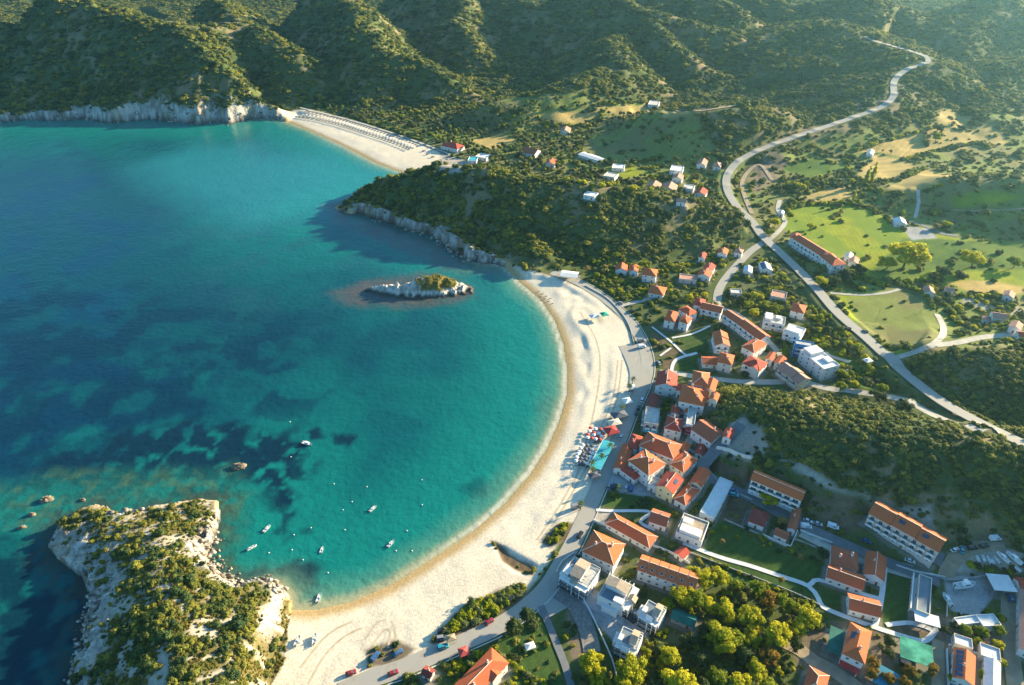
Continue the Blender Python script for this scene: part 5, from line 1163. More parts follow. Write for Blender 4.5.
singles = [(527,617,8,'pine','round dark pine by the road junction, upper of a close pair'),(514,629,9,'pine','wide dark pine by the road junction, lower of a close pair'),(769,499,10,'y','lime yellow tree standing alone between hotel and farmhouse'),(783,521,6,'g','straw coloured tree inside the farmhouse courtyard'),
 (908,254,33,'y','huge round lime tree in the middle of the meadow'),(889,262,17,'y','smaller tree at the left flank of the huge meadow tree'),(975,258,22,'y','broad lime tree at the right of the meadow'),(1016,262,14,'a','green tree at the right edge of the meadow'),(947,224,10,'y','pale tree behind the tennis court'),(937,226,9,'g','greyish half bare tree behind the tennis court'),
 (690,297,7,'y','bright lime tree in the garden below the dark red house'),(796,643,6,'a','green tree beside the dirt lane'),(782,580,4,'g','small straw coloured tree in the big lawn'),(801,557,4,'g','pale spiky tree at the right end of the big lawn'),(722,541,3.5,'g','tiny golden tree in the left half of the lawn'),(712,532,3,'a','tiny green tree in the left half of the lawn'),(725,528,3,'a','small green tree near the top of the lawn'),(738,537,3,'a','small green tree in the middle of the lawn'),
 (955,627,5,'d','round green tree left of the canopies'),(966,630,6,'a','round yellow green tree below the left canopy'),(982,631,6,'a','bushy tree below the joint of the canopies'),(1000,630,6,'a','round tree below the right canopy'),(977,640,4.5,'y','slim lime tree between two pale sheds'),(998,645,5,'y','lime tree right of the pale shed'),(992,657,4,'a','small tree beside the pale shed corner'),(1002,663,4,'y','small lime tree on the lane side of the white shed'),(983,675,4.5,'a','pale green tree left of the white metal shed'),(952,678,4,'a','small tree at the corner of the solar panel building'),(1001,618,5,'a','green tree at the right end of the right canopy'),(990,612,4.5,'a','small round tree above the right canopy'),(945,630,5,'d','dark tree beside the garden path end'),
 (873,661,6,'o','orange tinted tree right of the tall orange house'),(872,673,6,'o','second orange tinted tree below it'),(888,677,6,'o','orange tree on the blue net canopy'),(911,671,6,'o','orange tree in the middle of the green nets'),(932,669,6,'o','orange tree at the right corner of the green nets'),(906,684,6,'o','orange tree at the bottom edge of the nets'),(890,641,6,'d','dark round tree at the left of the green nets'),(889,653,5.5,'d','dark bushy tree left of the nets, lower one'),
 (617,240+15,7,'a','green tree among the red roofs below the headland'),(635,268,7,'y','yellow green tree hiding the middle red roof'),(587,268,6,'g','grey green tree beside the tented bar'),(605,267,6,'g','pale tree between the tented bar and the red roofs'),(597,275,6,'a','tree in front of the pale tree by the bar'),
 (770,232,9,'a','dark tree at the road fork'),(776,222,8,'y','yellow tree behind the road fork'),(790,215,8,'a','green tree near the farm shed'),(810,226,7,'y','lime tree at the head of the roadside hotel'),(757,296,10,'y','lime tree in the thicket above the lane row, left'),(765,304,10,'a','green tree in the thicket above the lane row, middle'),(748,304,9,'a','green tree in the thicket above the lane row, front'),(776,308,9,'a','green tree in the thicket beside the villas'),(741,299,8,'d','dark tree in the thicket near the side road'),(754,312,8,'y','yellowish tree in the thicket next to the lane'),(784,352,7,'a','tree between the apartments and the long white hotel'),(806,360,6,'y','lime tree in front of the long white hotel'),(820,318,8,'a','green tree beside the main road bend'),(812,330,9,'d','dark tree between villa and main road'),(828,330,8,'d','dark tree near the roadside car'),(842,373,9,'a','round green tree on the slope right of the hotel'),(866,382,10,'d','dark round tree beside the upper lane'),(878,396,11,'d','big dark tree at the upper lane corner'),(905,405,10,'d','dark tree between lane and main road'),(882,388,8,'a','green tree behind the upper lane'),(842,386,8,'a','round tree on the edge of the upper lane'),(855,384,7,'y','lit tree on the edge of the upper lane'),
 (848,275,14,'d','dark grove tree right of the hotel end block'),(860,270,14,'d','dark grove tree behind the hotel end block'),(836,281,12,'d','dark grove tree in front of the hotel end block'),(822,281,11,'y','lit tree below the hotel end block'),(945,272,14,'d','dark tree in the hedge under the broad lime tree'),(960,275,12,'d','dark tree in the hedge right of its dark neighbour'),(935,276,11,'d','dark tree at the left end of the hedge'),
 (938,128,16,'d','dark tree pair in the dry fields, upper'),(937,136,15,'a','green tree pair in the dry fields, lower'),(973,124,13,'d','dark tree at the top of the dry fields'),(655,108,9,'d','dark tree in the valley floor'),(642,127,9,'d','round tree beside the valley meadow'),(605,144,9,'d','single dark tree in the valley meadow'),(645,160,9,'d','dark tree above the hamlet'),(633,160,9,'d','dark tree left of its twin above the hamlet'),(633,188,8,'y','lime tree left of the hamlet apartments'),(643,182,8,'a','green tree touching the hamlet apartments'),(800,186,12,'y','lime tree near the farm track')]
for x, y, w, k_, lb in singles: tree(x, y, w, k_, lb, hk=.72 if w >= 9 and k_ != 'pine' else 1.0, name='pine_tree' if k_ == 'pine' else 'broadleaf_tree')
for x, y, w, lb in ((868,176,18,'tall slim poplar, left of a pair standing in the fields'),(874,173,20,'tall slim poplar, right of a pair standing in the fields'),(855,196,13,'short poplar in front of the pair')):
    tree(x, y, w, 'p', lb, name='poplar', cat='poplar')
for x, y, w, lb in ((671,103,12,'dark cypress standing alone in the far valley'),): tree(x, y, w, 'c', lb, name='cypress', cat='cypress')

# palms on the beach edge
def palm():
    mb = MB(); 
    for k_ in range(5): mb.tube((.05 * k_, 0, k_ * 1.0 - .3), (.05 * (k_ + 1), 0, k_ * 1.0 + .72), .2 - .02 * k_, .18 - .02 * k_, 7)
    fr = MB()
    for k_ in range(18):
        a = k_ * 2.399; up = .9 - .085 * k_; prev = np.array((.25, 0, 4.7)); dirv = np.array((math.cos(a), math.sin(a), up)); side = np.array((-math.sin(a), math.cos(a), 0))
        for j in range(5):
            nxt = prev + .55 * dirv / np.linalg.norm(dirv); w0, w1 = .32 * (1 - j / 5.5), .32 * (1 - (j + 1) / 5.5)
            fr.poly([prev - side * w0 - (0,0,.1), prev, nxt, nxt - side * w1 - (0,0,.1)]); fr.poly([prev, prev + side * w0 - (0,0,.1), nxt + side * w1 - (0,0,.1), nxt])
            prev = nxt; dirv = dirv + np.array((0, 0, -.42))
    return mb.mesh('trunk', M['bark']), fr.mesh('crown', M['palm'])
PT, PF = palm()
for x, y, lb in ((630,386,'palm on the beach edge at the corner of the plaza'),(623,407,'palm beside the white parasol by the road'),(610,445,'palm growing through the turquoise bar roof, upper'),(602,456,'palm growing through the turquoise bar roof, middle'),(592,463,'palm at the lower end of the turquoise bar'),(593,469,'low palm below the turquoise bar'),(581,504,'small palm on the sand by the road'),(633,379,'young palm on the plaza corner sand'),(647,296,'palm in the garden of the low orange house')):
    p = on(x, y, 4.0); rt = thing('palm_tree', lb, 'palm', (p[0], p[1], float(ground(p[0], p[1]))), rnd.uniform(0, 6)); link('trunk', PT, rt); link('crown', PF, rt)

# shrubs one can tell apart on the near headland, also the pattern for the maquis
SHR = []
protos = bpy.data.collections.new('maquis_kinds'); C.children.link(protos)
for k_, (x, y, lb) in enumerate(((118,590,'low rounded shrub on the pale path of the near promontory'),(140,640,'spreading shrub near the cliff top of the near promontory'),(228,640,'dense shrub on the beach side of the near promontory'),(196,560,'tall shrub above the sunlit cliff of the near promontory'))):
    me = crown_mesh('shrub', lumpy(k_ + 30, (5, 8, 3, 6)[k_]), (210, 260, 150, 230)[k_], .085, k_ + 40, M['scrub2' if k_ == 1 else 'scrub'], (.85, 1.2, .7, .9)[k_])
    o = bpy.data.objects.new('shrub', me); protos.objects.link(o); p = on(x, y); o.location = p; o.scale = (2.6, 2.6, 2.2); tag(o, lb, 'shrub')
    SHR.append(o)
olives = bpy.data.collections.new('olive_kinds'); C.children.link(olives)
def olive_mesh(s, m='leaf_olive'):
    lob = tree_lobes(s, 6, .6, .25); v, f = leaves(lob, 320, .075, s); cv, cf = ico_core(lob, .72); mb = MB(); mb.tube((0, 0, -.1), (0, 0, .45), .05, .035, 6)
    tv = np.array(mb.v); tf = np.array([q for q in mb.f if len(q) == 4])
    me = npmesh('olive_tree', np.concatenate([v, cv, tv]), np.concatenate([f, cf + len(v), tf + len(v) + len(cv)]), [M[m], M['bark']], False)
    mi = np.zeros(len(me.polygons), np.int32); mi[len(f) + len(cf):] = 1; me.polygons.foreach_set('material_index', mi); return me
OLV = [olive_mesh(70 + k_, m) for k_, m in enumerate(('leaf_olive', 'leaf_olive', 'leaf_a', 'leaf_d'))]

def scatter(name, label, cat, pts, scl, rot, coll, kindlabel=None):
    me = npmesh(name, pts, np.zeros((0, 4), int), [], False, {'isc': ('FLOAT_VECTOR', scl), 'irot': ('FLOAT_VECTOR', rot)})
    o = link(name, me); tag(o, label, cat, None, 'stuff')
    ng = bpy.data.node_groups.new(name, 'GeometryNodeTree'); ng.interface.new_socket('Geometry', in_out='INPUT', socket_type='NodeSocketGeometry'); ng.interface.new_socket('Geometry', in_out='OUTPUT', socket_type='NodeSocketGeometry')
    N = ng.nodes; L = ng.links; gi = N.new('NodeGroupInput'); go = N.new('NodeGroupOutput'); ip = N.new('GeometryNodeInstanceOnPoints'); ci = N.new('GeometryNodeCollectionInfo')
    ci.inputs['Collection'].default_value = coll; ci.inputs['Separate Children'].default_value = True; ci.inputs['Reset Children'].default_value = True
    ip.inputs['Pick Instance'].default_value = True
    a1 = N.new('GeometryNodeInputNamedAttribute'); a1.data_type = 'FLOAT_VECTOR'; a1.inputs[0].default_value = 'isc'; a2 = N.new('GeometryNodeInputNamedAttribute'); a2.data_type = 'FLOAT_VECTOR'; a2.inputs[0].default_value = 'irot'
    rv = N.new('FunctionNodeRandomValue'); rv.data_type = 'INT'; rv.inputs[4].default_value = 0; rv.inputs[5].default_value = 3
    L.new(gi.outputs[0], ip.inputs['Points']); L.new(ci.outputs[0], ip.inputs['Instance']); L.new(rv.outputs[2], ip.inputs['Instance Index'])
    er = N.new('FunctionNodeEulerToRotation'); L.new(a2.outputs['Attribute'], er.inputs[0])
    L.new(er.outputs[0], ip.inputs['Rotation']); L.new(a1.outputs['Attribute'], ip.inputs['Scale']); L.new(ip.outputs[0], go.inputs[0])
    o.modifiers.new('scatter', 'NODES').node_group = ng; return o
rg = np.random.RandomState(5)
depth = .8192 * vv + 149.0
spac = np.clip(depth / 200, 1.9, 5.2)
wrow = depth * vv / spac ** 2; area_n = (2.0 * depth * vv * LR / spac ** 2).sum()
NC = int(area_n * 1.25)
rows = rg.choice(NV, NC, p=wrow / wrow.sum()); y = vv[rows] * (1 + rg.uniform(0, LR, NC)); u = rg.uniform(-1.0, 1.0, NC); x = u * (.8192 * y + 149.0)
clump = fbm(x.astype(np.float32), y.astype(np.float32), 16, 3, 99.)
dn = gsample(dens, x, y)
ok = rg.uniform(0, 1, NC) < dn * np.where(dn > .5, .62 + .55 * sst(.35, .6, clump), 1.0)
x, y, clump = x[ok], y[ok], clump[ok]
s_ = np.clip((.8192 * y + 149.0) / 200, 1.9, 5.2) * np.clip(rg.lognormal(.08, .40, len(x)), .4, 2.6) * (.75 + .6 * clump)
z = ground(x, y) - .12 * s_
sv3 = np.stack([s_, s_, s_ * rg.uniform(.42, .88, len(x)) * np.clip(1.15 - y / 2600, .6, 1)], 1); rv3 = np.stack([np.zeros_like(x), np.zeros_like(x), rg.uniform(0, 6.28, len(x))], 1)
print('maquis bushes', len(x))
scatter('maquis', 'dense olive green maquis scrub covering the hills, headlands and gaps between gardens', 'scrub', np.stack([x, y, z], 1), sv3, rv3, protos)

# the low golden heath of the near promontory
coastal = bpy.data.collections.new('heath_kinds'); C.children.link(coastal)
for k_, (x_, y_, lb, mt_) in enumerate(((150,600,'low golden heath bush beside the pale path on the promontory','heath'),(180,540,'green heath bush near the promontory tip','heath'),(215,625,'dry heath bush on the slope above the sand','heath'),(165,650,'wide heath bush at the middle of the promontory','heathg'))):
    o = bpy.data.objects.new('heath_bush', crown_mesh('heath_bush', lumpy(k_ + 80, 5), 130, .10, k_ + 90, M[mt_], .8)); coastal.objects.link(o); o.location = on(x_, y_); o.scale = (1.6, 1.6, 1.1); tag(o, lb, 'bush')
pts = [p[:2] for p in prom]; xs = [p[0] for p in pts]; ys = [p[1] for p in pts]; n_ = 40000
X = rg.uniform(min(xs), max(xs), n_); Y = rg.uniform(min(ys), max(ys), n_); k_ = rg.uniform(0, 1, n_) < gsample(promland, X, Y) * (.25 + .65 * (fbm(X, Y, 7, 2, 6.) > .48)); X, Y = X[k_], Y[k_]
s_ = rg.uniform(.4, 1.15, len(X)) * (.7 + .7 * fbm(X, Y, 10, 2, 8.))
scatter('heath', 'golden green coastal heath covering the top of the near promontory', 'heath', np.stack([X, Y, ground(X, Y) - .12 * s_], 1), np.stack([s_, s_, s_ * .7], 1), np.stack([0 * s_, 0 * s_, rg.uniform(0, 6, len(s_))], 1), coastal)

# greener undergrowth of the gardens and of the wood below the lawn
gard = bpy.data.collections.new('garden_kinds'); C.children.link(gard)
for k_, (x_, y_, lb, mt_) in enumerate(((640,300,'round green garden shrub behind the north promenade','leaf_a'),(668,299,'dark garden shrub near the dark red house','leaf_d'),(612,287,'dry garden shrub at the edge of the north promenade','leaf_olive'),(630,279,'bright garden shrub under the red roofs of the headland','leaf_y'))):
    o = bpy.data.objects.new('garden_shrub', crown_mesh('garden_shrub', lumpy(k_ + 50, 6), 240, .085, k_ + 60, M[mt_], .9)); gard.objects.link(o); o.location = on(x_, y_); o.scale = (3, 3, 2.6); tag(o, lb, 'shrub')
gx, gy, gs = [], [], []
for pl, n_, s0 in (([(590,258),(640,262),(700,248),(745,240),(715,300),(700,304),(660,300),(640,318),(600,285)], 620, 3.0), ([(690,305),(735,318),(780,370),(800,300),(770,250),(730,280)], 420, 3.0), ([(770,300),(830,310),(880,380),(850,388),(800,340)], 300, 3.2), ([(600,655),(640,640),(700,575),(800,602),(815,640),(795,690),(600,690)], 230, 2.4), ([(640,350),(760,352),(790,380),(700,380),(715,430),(650,430)], 120, 2.2), ([(430,690),(440,655),(545,605),(560,690)], 170, 2.0), ([(940,610),(1024,610),(1024,690),(940,690)], 90, 2.0), ([(560,600),(600,620),(620,690),(560,690)], 110, 2.2), ([(800,600),(880,640),(890,690),(800,690)], 80, 2.0), ([(955,565),(1015,570),(1015,576),(950,574)], 60, 2.4), ([(640,470),(720,440),(860,520),(880,560),(700,600)], 150, 1.6), ([(560,172),(700,160),(740,200),(690,200),(600,190)], 200, 4.0), ([(770,190),(850,150),(890,215),(790,215)], 150, 4.0), ([(890,280),(1024,285),(1024,345),(945,345)], 260, 3.6), ([(810,262),(870,262),(900,296),(830,300)], 120, 3.5), ([(436,640),(468,606),(522,586),(526,594),(500,612),(478,627),(452,640)], 320, 2.6), ([(543,545),(557,524),(573,524),(564,540)], 60, 2.0), ([(430,648),(545,608),(530,625),(480,655),(440,672)], 120, 2.4)):
    pts = [on(*p)[:2] for p in pl]; xs = [p[0] for p in pts]; ys = [p[1] for p in pts]
    X = rg.uniform(min(xs), max(xs), n_ * 3); Y = rg.uniform(min(ys), max(ys), n_ * 3)
    k_ = inside(X, Y, pts) & (gsample(dens, X, Y) > .08) & (gsample(roadmask, X, Y) < .05) & ((fbm(X, Y, 14, 2, 5.) > .40) | (n_ in (320, 60)))
    gx.append(X[k_][:n_]); gy.append(Y[k_][:n_]); gs.append(np.full(min(n_, k_.sum()), s0))
for pl, s0 in (([(850,152),(885,141),(935,127)], 4), ([(850,178),(875,182),(905,178),(925,168)], 4), ([(862,184),(900,194),(940,186)], 4), ([(905,160),(940,150),(985,142)], 4), ([(770,222),(800,206),(860,206),(905,230)], 3.5), ([(845,272),(880,282),(940,280)], 4), ([(840,296),(870,292),(918,291),(940,320)], 3), ([(538,116),(548,125),(592,125),(602,112)], 4), ([(597,105),(648,104)], 4), ([(580,152),(610,164),(660,158)], 4), ([(565,180),(605,186),(640,186)], 4), ([(775,212),(800,204),(840,206)], 4), ([(880,215),(918,214),(960,210),(1024,209)], 4), ([(700,545),(712,522)], 1.6), ([(655,300),(690,312),(715,322)], 2.2), ([(600,290),(640,300),(660,312)], 2.2), ([(586,280),(610,292),(636,318)], 1.8), ([(745,380),(700,378)], 2), ([(796,270),(830,310),(880,360)], 2.6), ([(1010,580),(1006,640),(1008,690)], 1.8), ([(940,636),(934,690)], 1.8), ([(955,566),(1015,571)], 2.6), ([(700,556),(760,582),(820,608)], 1.6), ([(446,652),(480,640),(520,612)], 2.4)):
    ln = smooth([on(*p) for p in pl], 1.0); ln = np.array(ln)[:, :2]; stp = max(1, int(s0 * .55)); ln = ln[::stp] + rg.uniform(-.5, .5, (len(ln[::stp]), 2)) * s0 * .5
    k_ = (gsample(roadmask, ln[:, 0], ln[:, 1]) < .1) & (rg.uniform(0, 1, len(ln)) < .85); ln = ln[k_]
    gx.append(ln[:, 0]); gy.append(ln[:, 1]); gs.append(np.full(len(ln), s0))
gx, gy, gs = np.concatenate(gx), np.concatenate(gy), np.concatenate(gs); gs = gs * rg.uniform(.5, 1.5, len(gs))
scatter('garden_shrubs', 'mixed green shrubs and hedges growing between the houses and under the trees', 'shrubs', np.stack([gx, gy, ground(gx, gy) - .15 * gs], 1), np.stack([gs, gs, gs * .9], 1), np.stack([0 * gs, 0 * gs, rg.uniform(0, 6, len(gs))], 1), gard)

# olive groves: nearest trees one by one, the far valley as one mass
def grove_points(pl, step, jit, rot=0.3, drop=.08):
    pts = [on(*p)[:2] for p in pl]; xs = [p[0] for p in pts]; ys = [p[1] for p in pts]; c = np.array((np.mean(xs), np.mean(ys))); Rr = max(max(xs) - min(xs), max(ys) - min(ys))
    g = np.arange(-Rr, Rr, step); A, B = np.meshgrid(g, g); A = A.ravel() + rg.uniform(-jit, jit, A.size); B = B.ravel() + rg.uniform(-jit, jit, B.size)
    X = c[0] + A * math.cos(rot) - B * math.sin(rot); Y = c[1] + A * math.sin(rot) + B * math.cos(rot)
    k_ = inside(X, Y, pts) & (rg.uniform(0, 1, X.size) > drop) & (gsample(roadmask, X, Y) < .2) & (gsample(hill, X, Y) < 22) & (gsample(dens, X, Y) > .07); return np.stack([X[k_], Y[k_]], 1)
near_groves = [
 ('olive tree in the orchard rows between the dry yellow fields', [(880,135),(925,132),(935,150),(905,158),(870,150)], 6.5), ('olive tree in the orchard rows left of the poplars', [(775,190),(800,165),(850,165),(862,195),(820,205),(785,215)], 7.5),
 ('olive tree in the orchard rows below the dry fields', [(880,195),(915,195),(918,212),(880,212)], 7), ('olive tree in the dark orchard behind the second dry field', [(890,178),(930,166),(968,172),(965,182),(915,178)], 6.5)]
cnt = 0
for lb, pl, st in near_groves:
    for X, Y in grove_points(pl, st, 1.0):
        if cnt >= 290: break
        cnt += 1; o = link('olive_tree', OLV[rnd.randrange(4)], None, (X, Y, float(ground(X, Y))), rnd.uniform(0, 6.28)); s = rnd.uniform(3.8, 5.8); o.scale = (s, s, s * .85); tag(o, lb, 'olive tree', lb.replace('olive tree', 'olive trees'))
gp = np.concatenate([grove_points(pl, st, jt, rt, dr) for pl, st, jt, rt, dr in (
  ([(400,125),(430,112),(480,106),(540,112),(600,124),(585,150),(560,175),(520,172),(480,162),(455,150),(420,138)], 7.2, 2.6, .4, .12), ([(300,104),(360,106),(410,112),(400,126),(350,114)], 7, 2.5, .2, .15), ([(520,106),(560,100),(640,104),(640,128),(600,128),(560,112)], 9, 3, .1, .3),
  ([(570,172),(600,160),(640,168),(660,180),(640,186),(600,184)], 7, 2, .5, .15), ([(640,130),(660,150),(665,170),(640,165)], 9, 3.5, .1, .3))])
kinds = []
for k_ in range(4):
    X, Y = gp[k_]; o = bpy.data.objects.new('olive_tree', OLV[k_]); olives.objects.link(o); o.location = (X, Y, float(ground(X, Y))); o.scale = (6, 6, 5); tag(o, 'olive tree in the valley grove behind the far beach', 'olive tree', 'olive trees of the valley grove')
gp = gp[4:]; s_ = rg.uniform(4.6, 8.2, len(gp))
print('grove', len(gp), 'orchard', cnt)
scatter('olive_grove', 'mass of grey green olive trees filling the valley behind the far beach', 'grove', np.stack([gp[:, 0], gp[:, 1], ground(gp[:, 0], gp[:, 1])], 1), np.stack([s_, s_, s_ * .85], 1), np.stack([0 * s_, 0 * s_, rg.uniform(0, 6, len(s_))], 1), olives)

# ------------------------------------------------------------------ rocks in the sea
def blobrock(seed, lx, ly, lz, n=26, m=14):
    rg_ = np.random.RandomState(seed); vs = []; fs = []
    for j in range(m + 1):
        t = j / m * math.pi / 2
        for i in range(n):
            a = 2 * math.pi * i / n; c, s = math.cos(a), math.sin(a)
            k_ = float(fbm(np.array([c * 1.5 + seed * 3.1]), np.array([s * 1.5 + j * .22]), .8, 4, 12., True)[0])
            rr = (.55 + .75 * k_); vs.append((lx * c * math.cos(t) ** .8 * rr, ly * s * math.cos(t) ** .8 * rr, -1.0 + (lz + 1) * math.sin(t) ** .9 * (.45 + .85 * k_)))
    for j in range(m):
        for i in range(n): fs.append((j * n + i, j * n + (i + 1) % n, (j + 1) * n + (i + 1) % n, (j + 1) * n + i))
    return np.array(vs), np.array(fs)
for x, y, w, hh, lb in ((239,467,4.2,1.5,'brown rock alone in the bay off the promontory'),(47,500,3.4,1.7,'larger brown rock left of the promontory tip'),(32,515,2.0,1.1,'small rock in the sea, lower left of the larger one'),(22,528,2.2,1.1,'lowest small rock left of the promontory'),(83,500,1.8,.7,'flat rock just off the promontory tip'),(345,211,5,1.6,'black rock at the very tip of the dark headland')):
    p = at(x, y); v, f = blobrock(int(x), w, w * .62, hh)
    o = link('sea_rock', npmesh('sea_rock', v, f, M['rock' if x != 345 else 'rockd'], True), None, (p[0], p[1], 0), rnd.uniform(-.4, .4)); tag(o, lb, 'rock')
# the islet: a broken ridge of pale rock with dark feet and dry bushes on its right half
isl = []
n_, m_ = 150, 64
p0, p1 = at(366,291), at(472,289); ax = p1 - p0; Li = np.linalg.norm(ax); ang = math.atan2(ax[1], ax[0])
I, J = np.meshgrid(np.linspace(-.5, .5, n_), np.linspace(-.5, .5, m_)); XI = I * Li * 1.04; YI = J * Li * .42
env = np.sqrt((I / .5) ** 2 * .98 + ((J - .06 * np.sin(I * 9)) / (.30 + .13 * np.sin(I * 5 + .6))) ** 2)
hI = 8.0 * (1 - env) + 8.5 * (fbm(XI, YI, 6, 5, 15., True) - .55) * np.clip(1.5 - env, 0, 1) + 3 * np.exp(-((I - .22) / .16) ** 2) * np.clip(1 - env, 0, 1) * 1.4
hI = np.where(hI > 0, hI, hI * .6)
V = np.stack([XI, YI, np.maximum(hI, -1.5)], -1).reshape(-1, 3); NU_ = n_
rcI = np.array(PAL['rock'], np.float32) * (.30 + .85 * fbm(XI, YI, 3, 3, 19., True))[..., None]
veg = sst(-.12, .05, I + .25 * (fbm(XI, YI, 5, 2, 9.) - .5)) * sst(2.6, 4.6, hI) * (1 - sst(.33, .42, I)); rcI = rcI * (1 - veg[..., None]) + np.array((.15,.12,.035), np.float32) * veg[..., None]
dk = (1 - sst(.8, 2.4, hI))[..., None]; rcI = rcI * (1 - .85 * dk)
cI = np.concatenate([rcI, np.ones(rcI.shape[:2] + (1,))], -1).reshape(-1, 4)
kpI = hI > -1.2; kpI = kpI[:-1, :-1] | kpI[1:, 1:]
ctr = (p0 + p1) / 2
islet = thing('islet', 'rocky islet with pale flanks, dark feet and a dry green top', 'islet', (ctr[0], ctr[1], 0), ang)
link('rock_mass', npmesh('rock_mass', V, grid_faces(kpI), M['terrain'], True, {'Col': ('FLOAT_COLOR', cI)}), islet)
bv, bf = [], []
sel = np.argwhere(veg > .5)
for k_ in range(120):
    j, i = sel[rg.randint(len(sel))]; v, f = leaves(lumpy(k_, 3), 40, .13, k_); s = rnd.uniform(1.2, 2.4); bf.append(f + sum(len(b) for b in bv)); bv.append(v * s + np.array((XI[j, i], YI[j, i], hI[j, i] - .2)))
sb = link('bushes', npmesh('bushes', np.concatenate(bv), np.concatenate(bf), M['scrub'], False), islet); sb['kind'] = 'stuff'

# broken rock along the foot of the cliffs, far too many pieces to count
kk = np.argwhere((rocky > .5) & (np.abs(sd + .5) < 5.5) & (GY < 1000) & (hill > 1)); wts = 1 / 1.0
kk = kk[rg.choice(len(kk), min(len(kk), 1100), replace=False)]
rv_, rf_, o_ = [], [], 0
for j, i in kk:
    s = rg.uniform(.3, 1.5) ** 1.3 * (1 + GY[j, i] / 900) * (1.0 if sd[j, i] > -2.5 else .6); vv_ = []
    a0 = rg.uniform(0, 6.28)
    for jj in range(4):
        t = jj / 3 * math.pi
        for ii in range(6):
            p = a0 + 6.283 * ii / 6 + jj * .4; r = s * (.7 + .6 * rg.rand()); vv_.append((GX[j, i] + r * math.sin(t) * math.cos(p), GY[j, i] + r * math.sin(t) * math.sin(p) * .7, max(0, Z[j, i]) + r * .6 * math.cos(t)))
    for jj in range(3):
        for ii in range(6): rf_.append((o_ + jj*6 + ii, o_ + (jj+1)*6 + ii, o_ + (jj+1)*6 + (ii+1) % 6, o_ + jj*6 + (ii+1) % 6))
    rv_ += vv_; o_ += 24
sr = link('shore_rocks', npmesh('shore_rocks', np.array(rv_), np.array(rf_), M['shorerock'], False)); tag(sr, 'broken brown and pale boulders along the foot of the rocky cliffs', 'rocks', None, 'stuff')

# ------------------------------------------------------------------ boats
def boat_parts(kind):
    L_ = {'skiff': 4.6, 'cabin': 6.2, 'yacht': 9.5}[kind]; B = L_ * .36; hb = L_ * .14
    st = [(-.5, .80, 0), (-.25, .96, 0), (.05, 1.0, .02), (.25, .86, .06), (.40, .52, .16), (.5, .04, .28)]
    vs = []; fs = []
    for t, w, sh in st:
        x = t * L_; b = B / 2 * w; top = hb * (1 + sh * 2.2); kz = hb * (.05 + sh)
        vs += [(x, -b, top), (x, -b * .78, hb * .35 + kz), (x, 0, -hb * .35 + kz * 1.2), (x, b * .78, hb * .35 + kz), (x, b, top), (x, b * .82, top), (x, b * .74, hb * .5), (x, -b * .74, hb * .5), (x, -b * .82, top)]
    for i in range(len(st) - 1):
        for k_ in range(9):
            a, b = i * 9 + k_, i * 9 + (k_ + 1) % 9; fs.append((a, a + 9, b + 9, b))
    fs += [tuple(range(9)), tuple(range(len(vs) - 9, len(vs)))[::-1]]
    out = [('hull', MB().add(vs, fs).mesh('hull', M['hull']))]
    d = MB(); d.box(-L_*.44, L_*.30, -B*.33, B*.33, hb*.5 + .01, hb*.56); d.box(-L_*.40, -L_*.33, -B*.33, B*.33, hb*.56, hb*.95); d.box(L_*.16, L_*.30, -B*.26, B*.26, hb*.57, hb*1.05)
    out.append(('deck', d.mesh('deck', M['deck'])))
    if kind == 'skiff':
        c = MB(); c.box(-.3, .25, -.35, .35, hb*.57, hb + .55, 0, .06); c.poly([(.25,-.35,hb+.55),(.25,.35,hb+.55),(.02,.3,hb+.95),(.02,-.3,hb+.95)], 1); out.append(('console', c.mesh('console', [M['hull'], M['glass']])))
    else:
        k_ = L_ * .12; c = MB(); c.box(-L_*.12, L_*.22, -B*.30, B*.30, hb*.57, hb + k_ * 1.1, 0, .18); c.box(-L_*.15, L_*.12, -B*.28, B*.28, hb + k_*1.1 + .003, hb + k_*1.1 + .1, 0)
        out.append(('cabin', c.mesh('cabin', M['hull'])))
        w = MB(); w.box(-L_*.08, L_*.17, -B*.302, -B*.285, hb + k_*.35, hb + k_*.8); w.box(-L_*.08, L_*.17, B*.285, B*.302, hb + k_*.35, hb + k_*.8); w.box(L_*.19, L_*.205, -B*.22, B*.22, hb + k_*.35, hb + k_*.8); out.append(('cabin_window', w.mesh('cabin_window', M['glass'])))
        if kind == 'yacht':
            r = MB(); r.tube((-L_*.1,-B*.25,hb+k_*1.1+.1),(-L_*.1,-B*.25,hb+k_*2.2),.05,.05,5); r.tube((-L_*.1,B*.25,hb+k_*1.1+.1),(-L_*.1,B*.25,hb+k_*2.2),.05,.05,5); r.box(-L_*.14,L_*.06,-B*.28,B*.28,hb+k_*2.2,hb+k_*2.26); out.append(('flybridge', r.mesh('flybridge', M['hull'])))
    m = MB(); m.box(-L_*.5 - .42, -L_*.5 - .02, -.2, .2, hb*.7, hb*1.5, 0, .05); m.box(-L_*.5 - .3, -L_*.5 - .12, -.07, .07, -.4, hb*.7); out.append(('outboard_motor', m.mesh('outboard_motor', M['motor'])))
    return out
BOATS = {k_: boat_parts(k_) for k_ in ('skiff', 'cabin', 'yacht')}
def boat(px, py, kind, rz, label, z=None, scale=1.0, group=None, name='motor_boat'):
    p = at(px, py) if z is None else on(px, py); rt = thing(name, label, 'boat', (p[0], p[1], -.12 if z is None else float(ground(p[0], p[1])) + z), rz, group); rt.scale = (scale,) * 3
    for n, me in BOATS[kind]: link(n, me, rt)
    return rt
boat(307,444,'cabin',R(-20),'white cabin boat anchored beside the dark seagrass, topmost of the moored boats')
boat(267,529,'skiff',R(65),'white skiff moored upper of the two boats near the promontory')
boat(252,548,'skiff',R(40),'white skiff moored closest to the sunlit cliff')
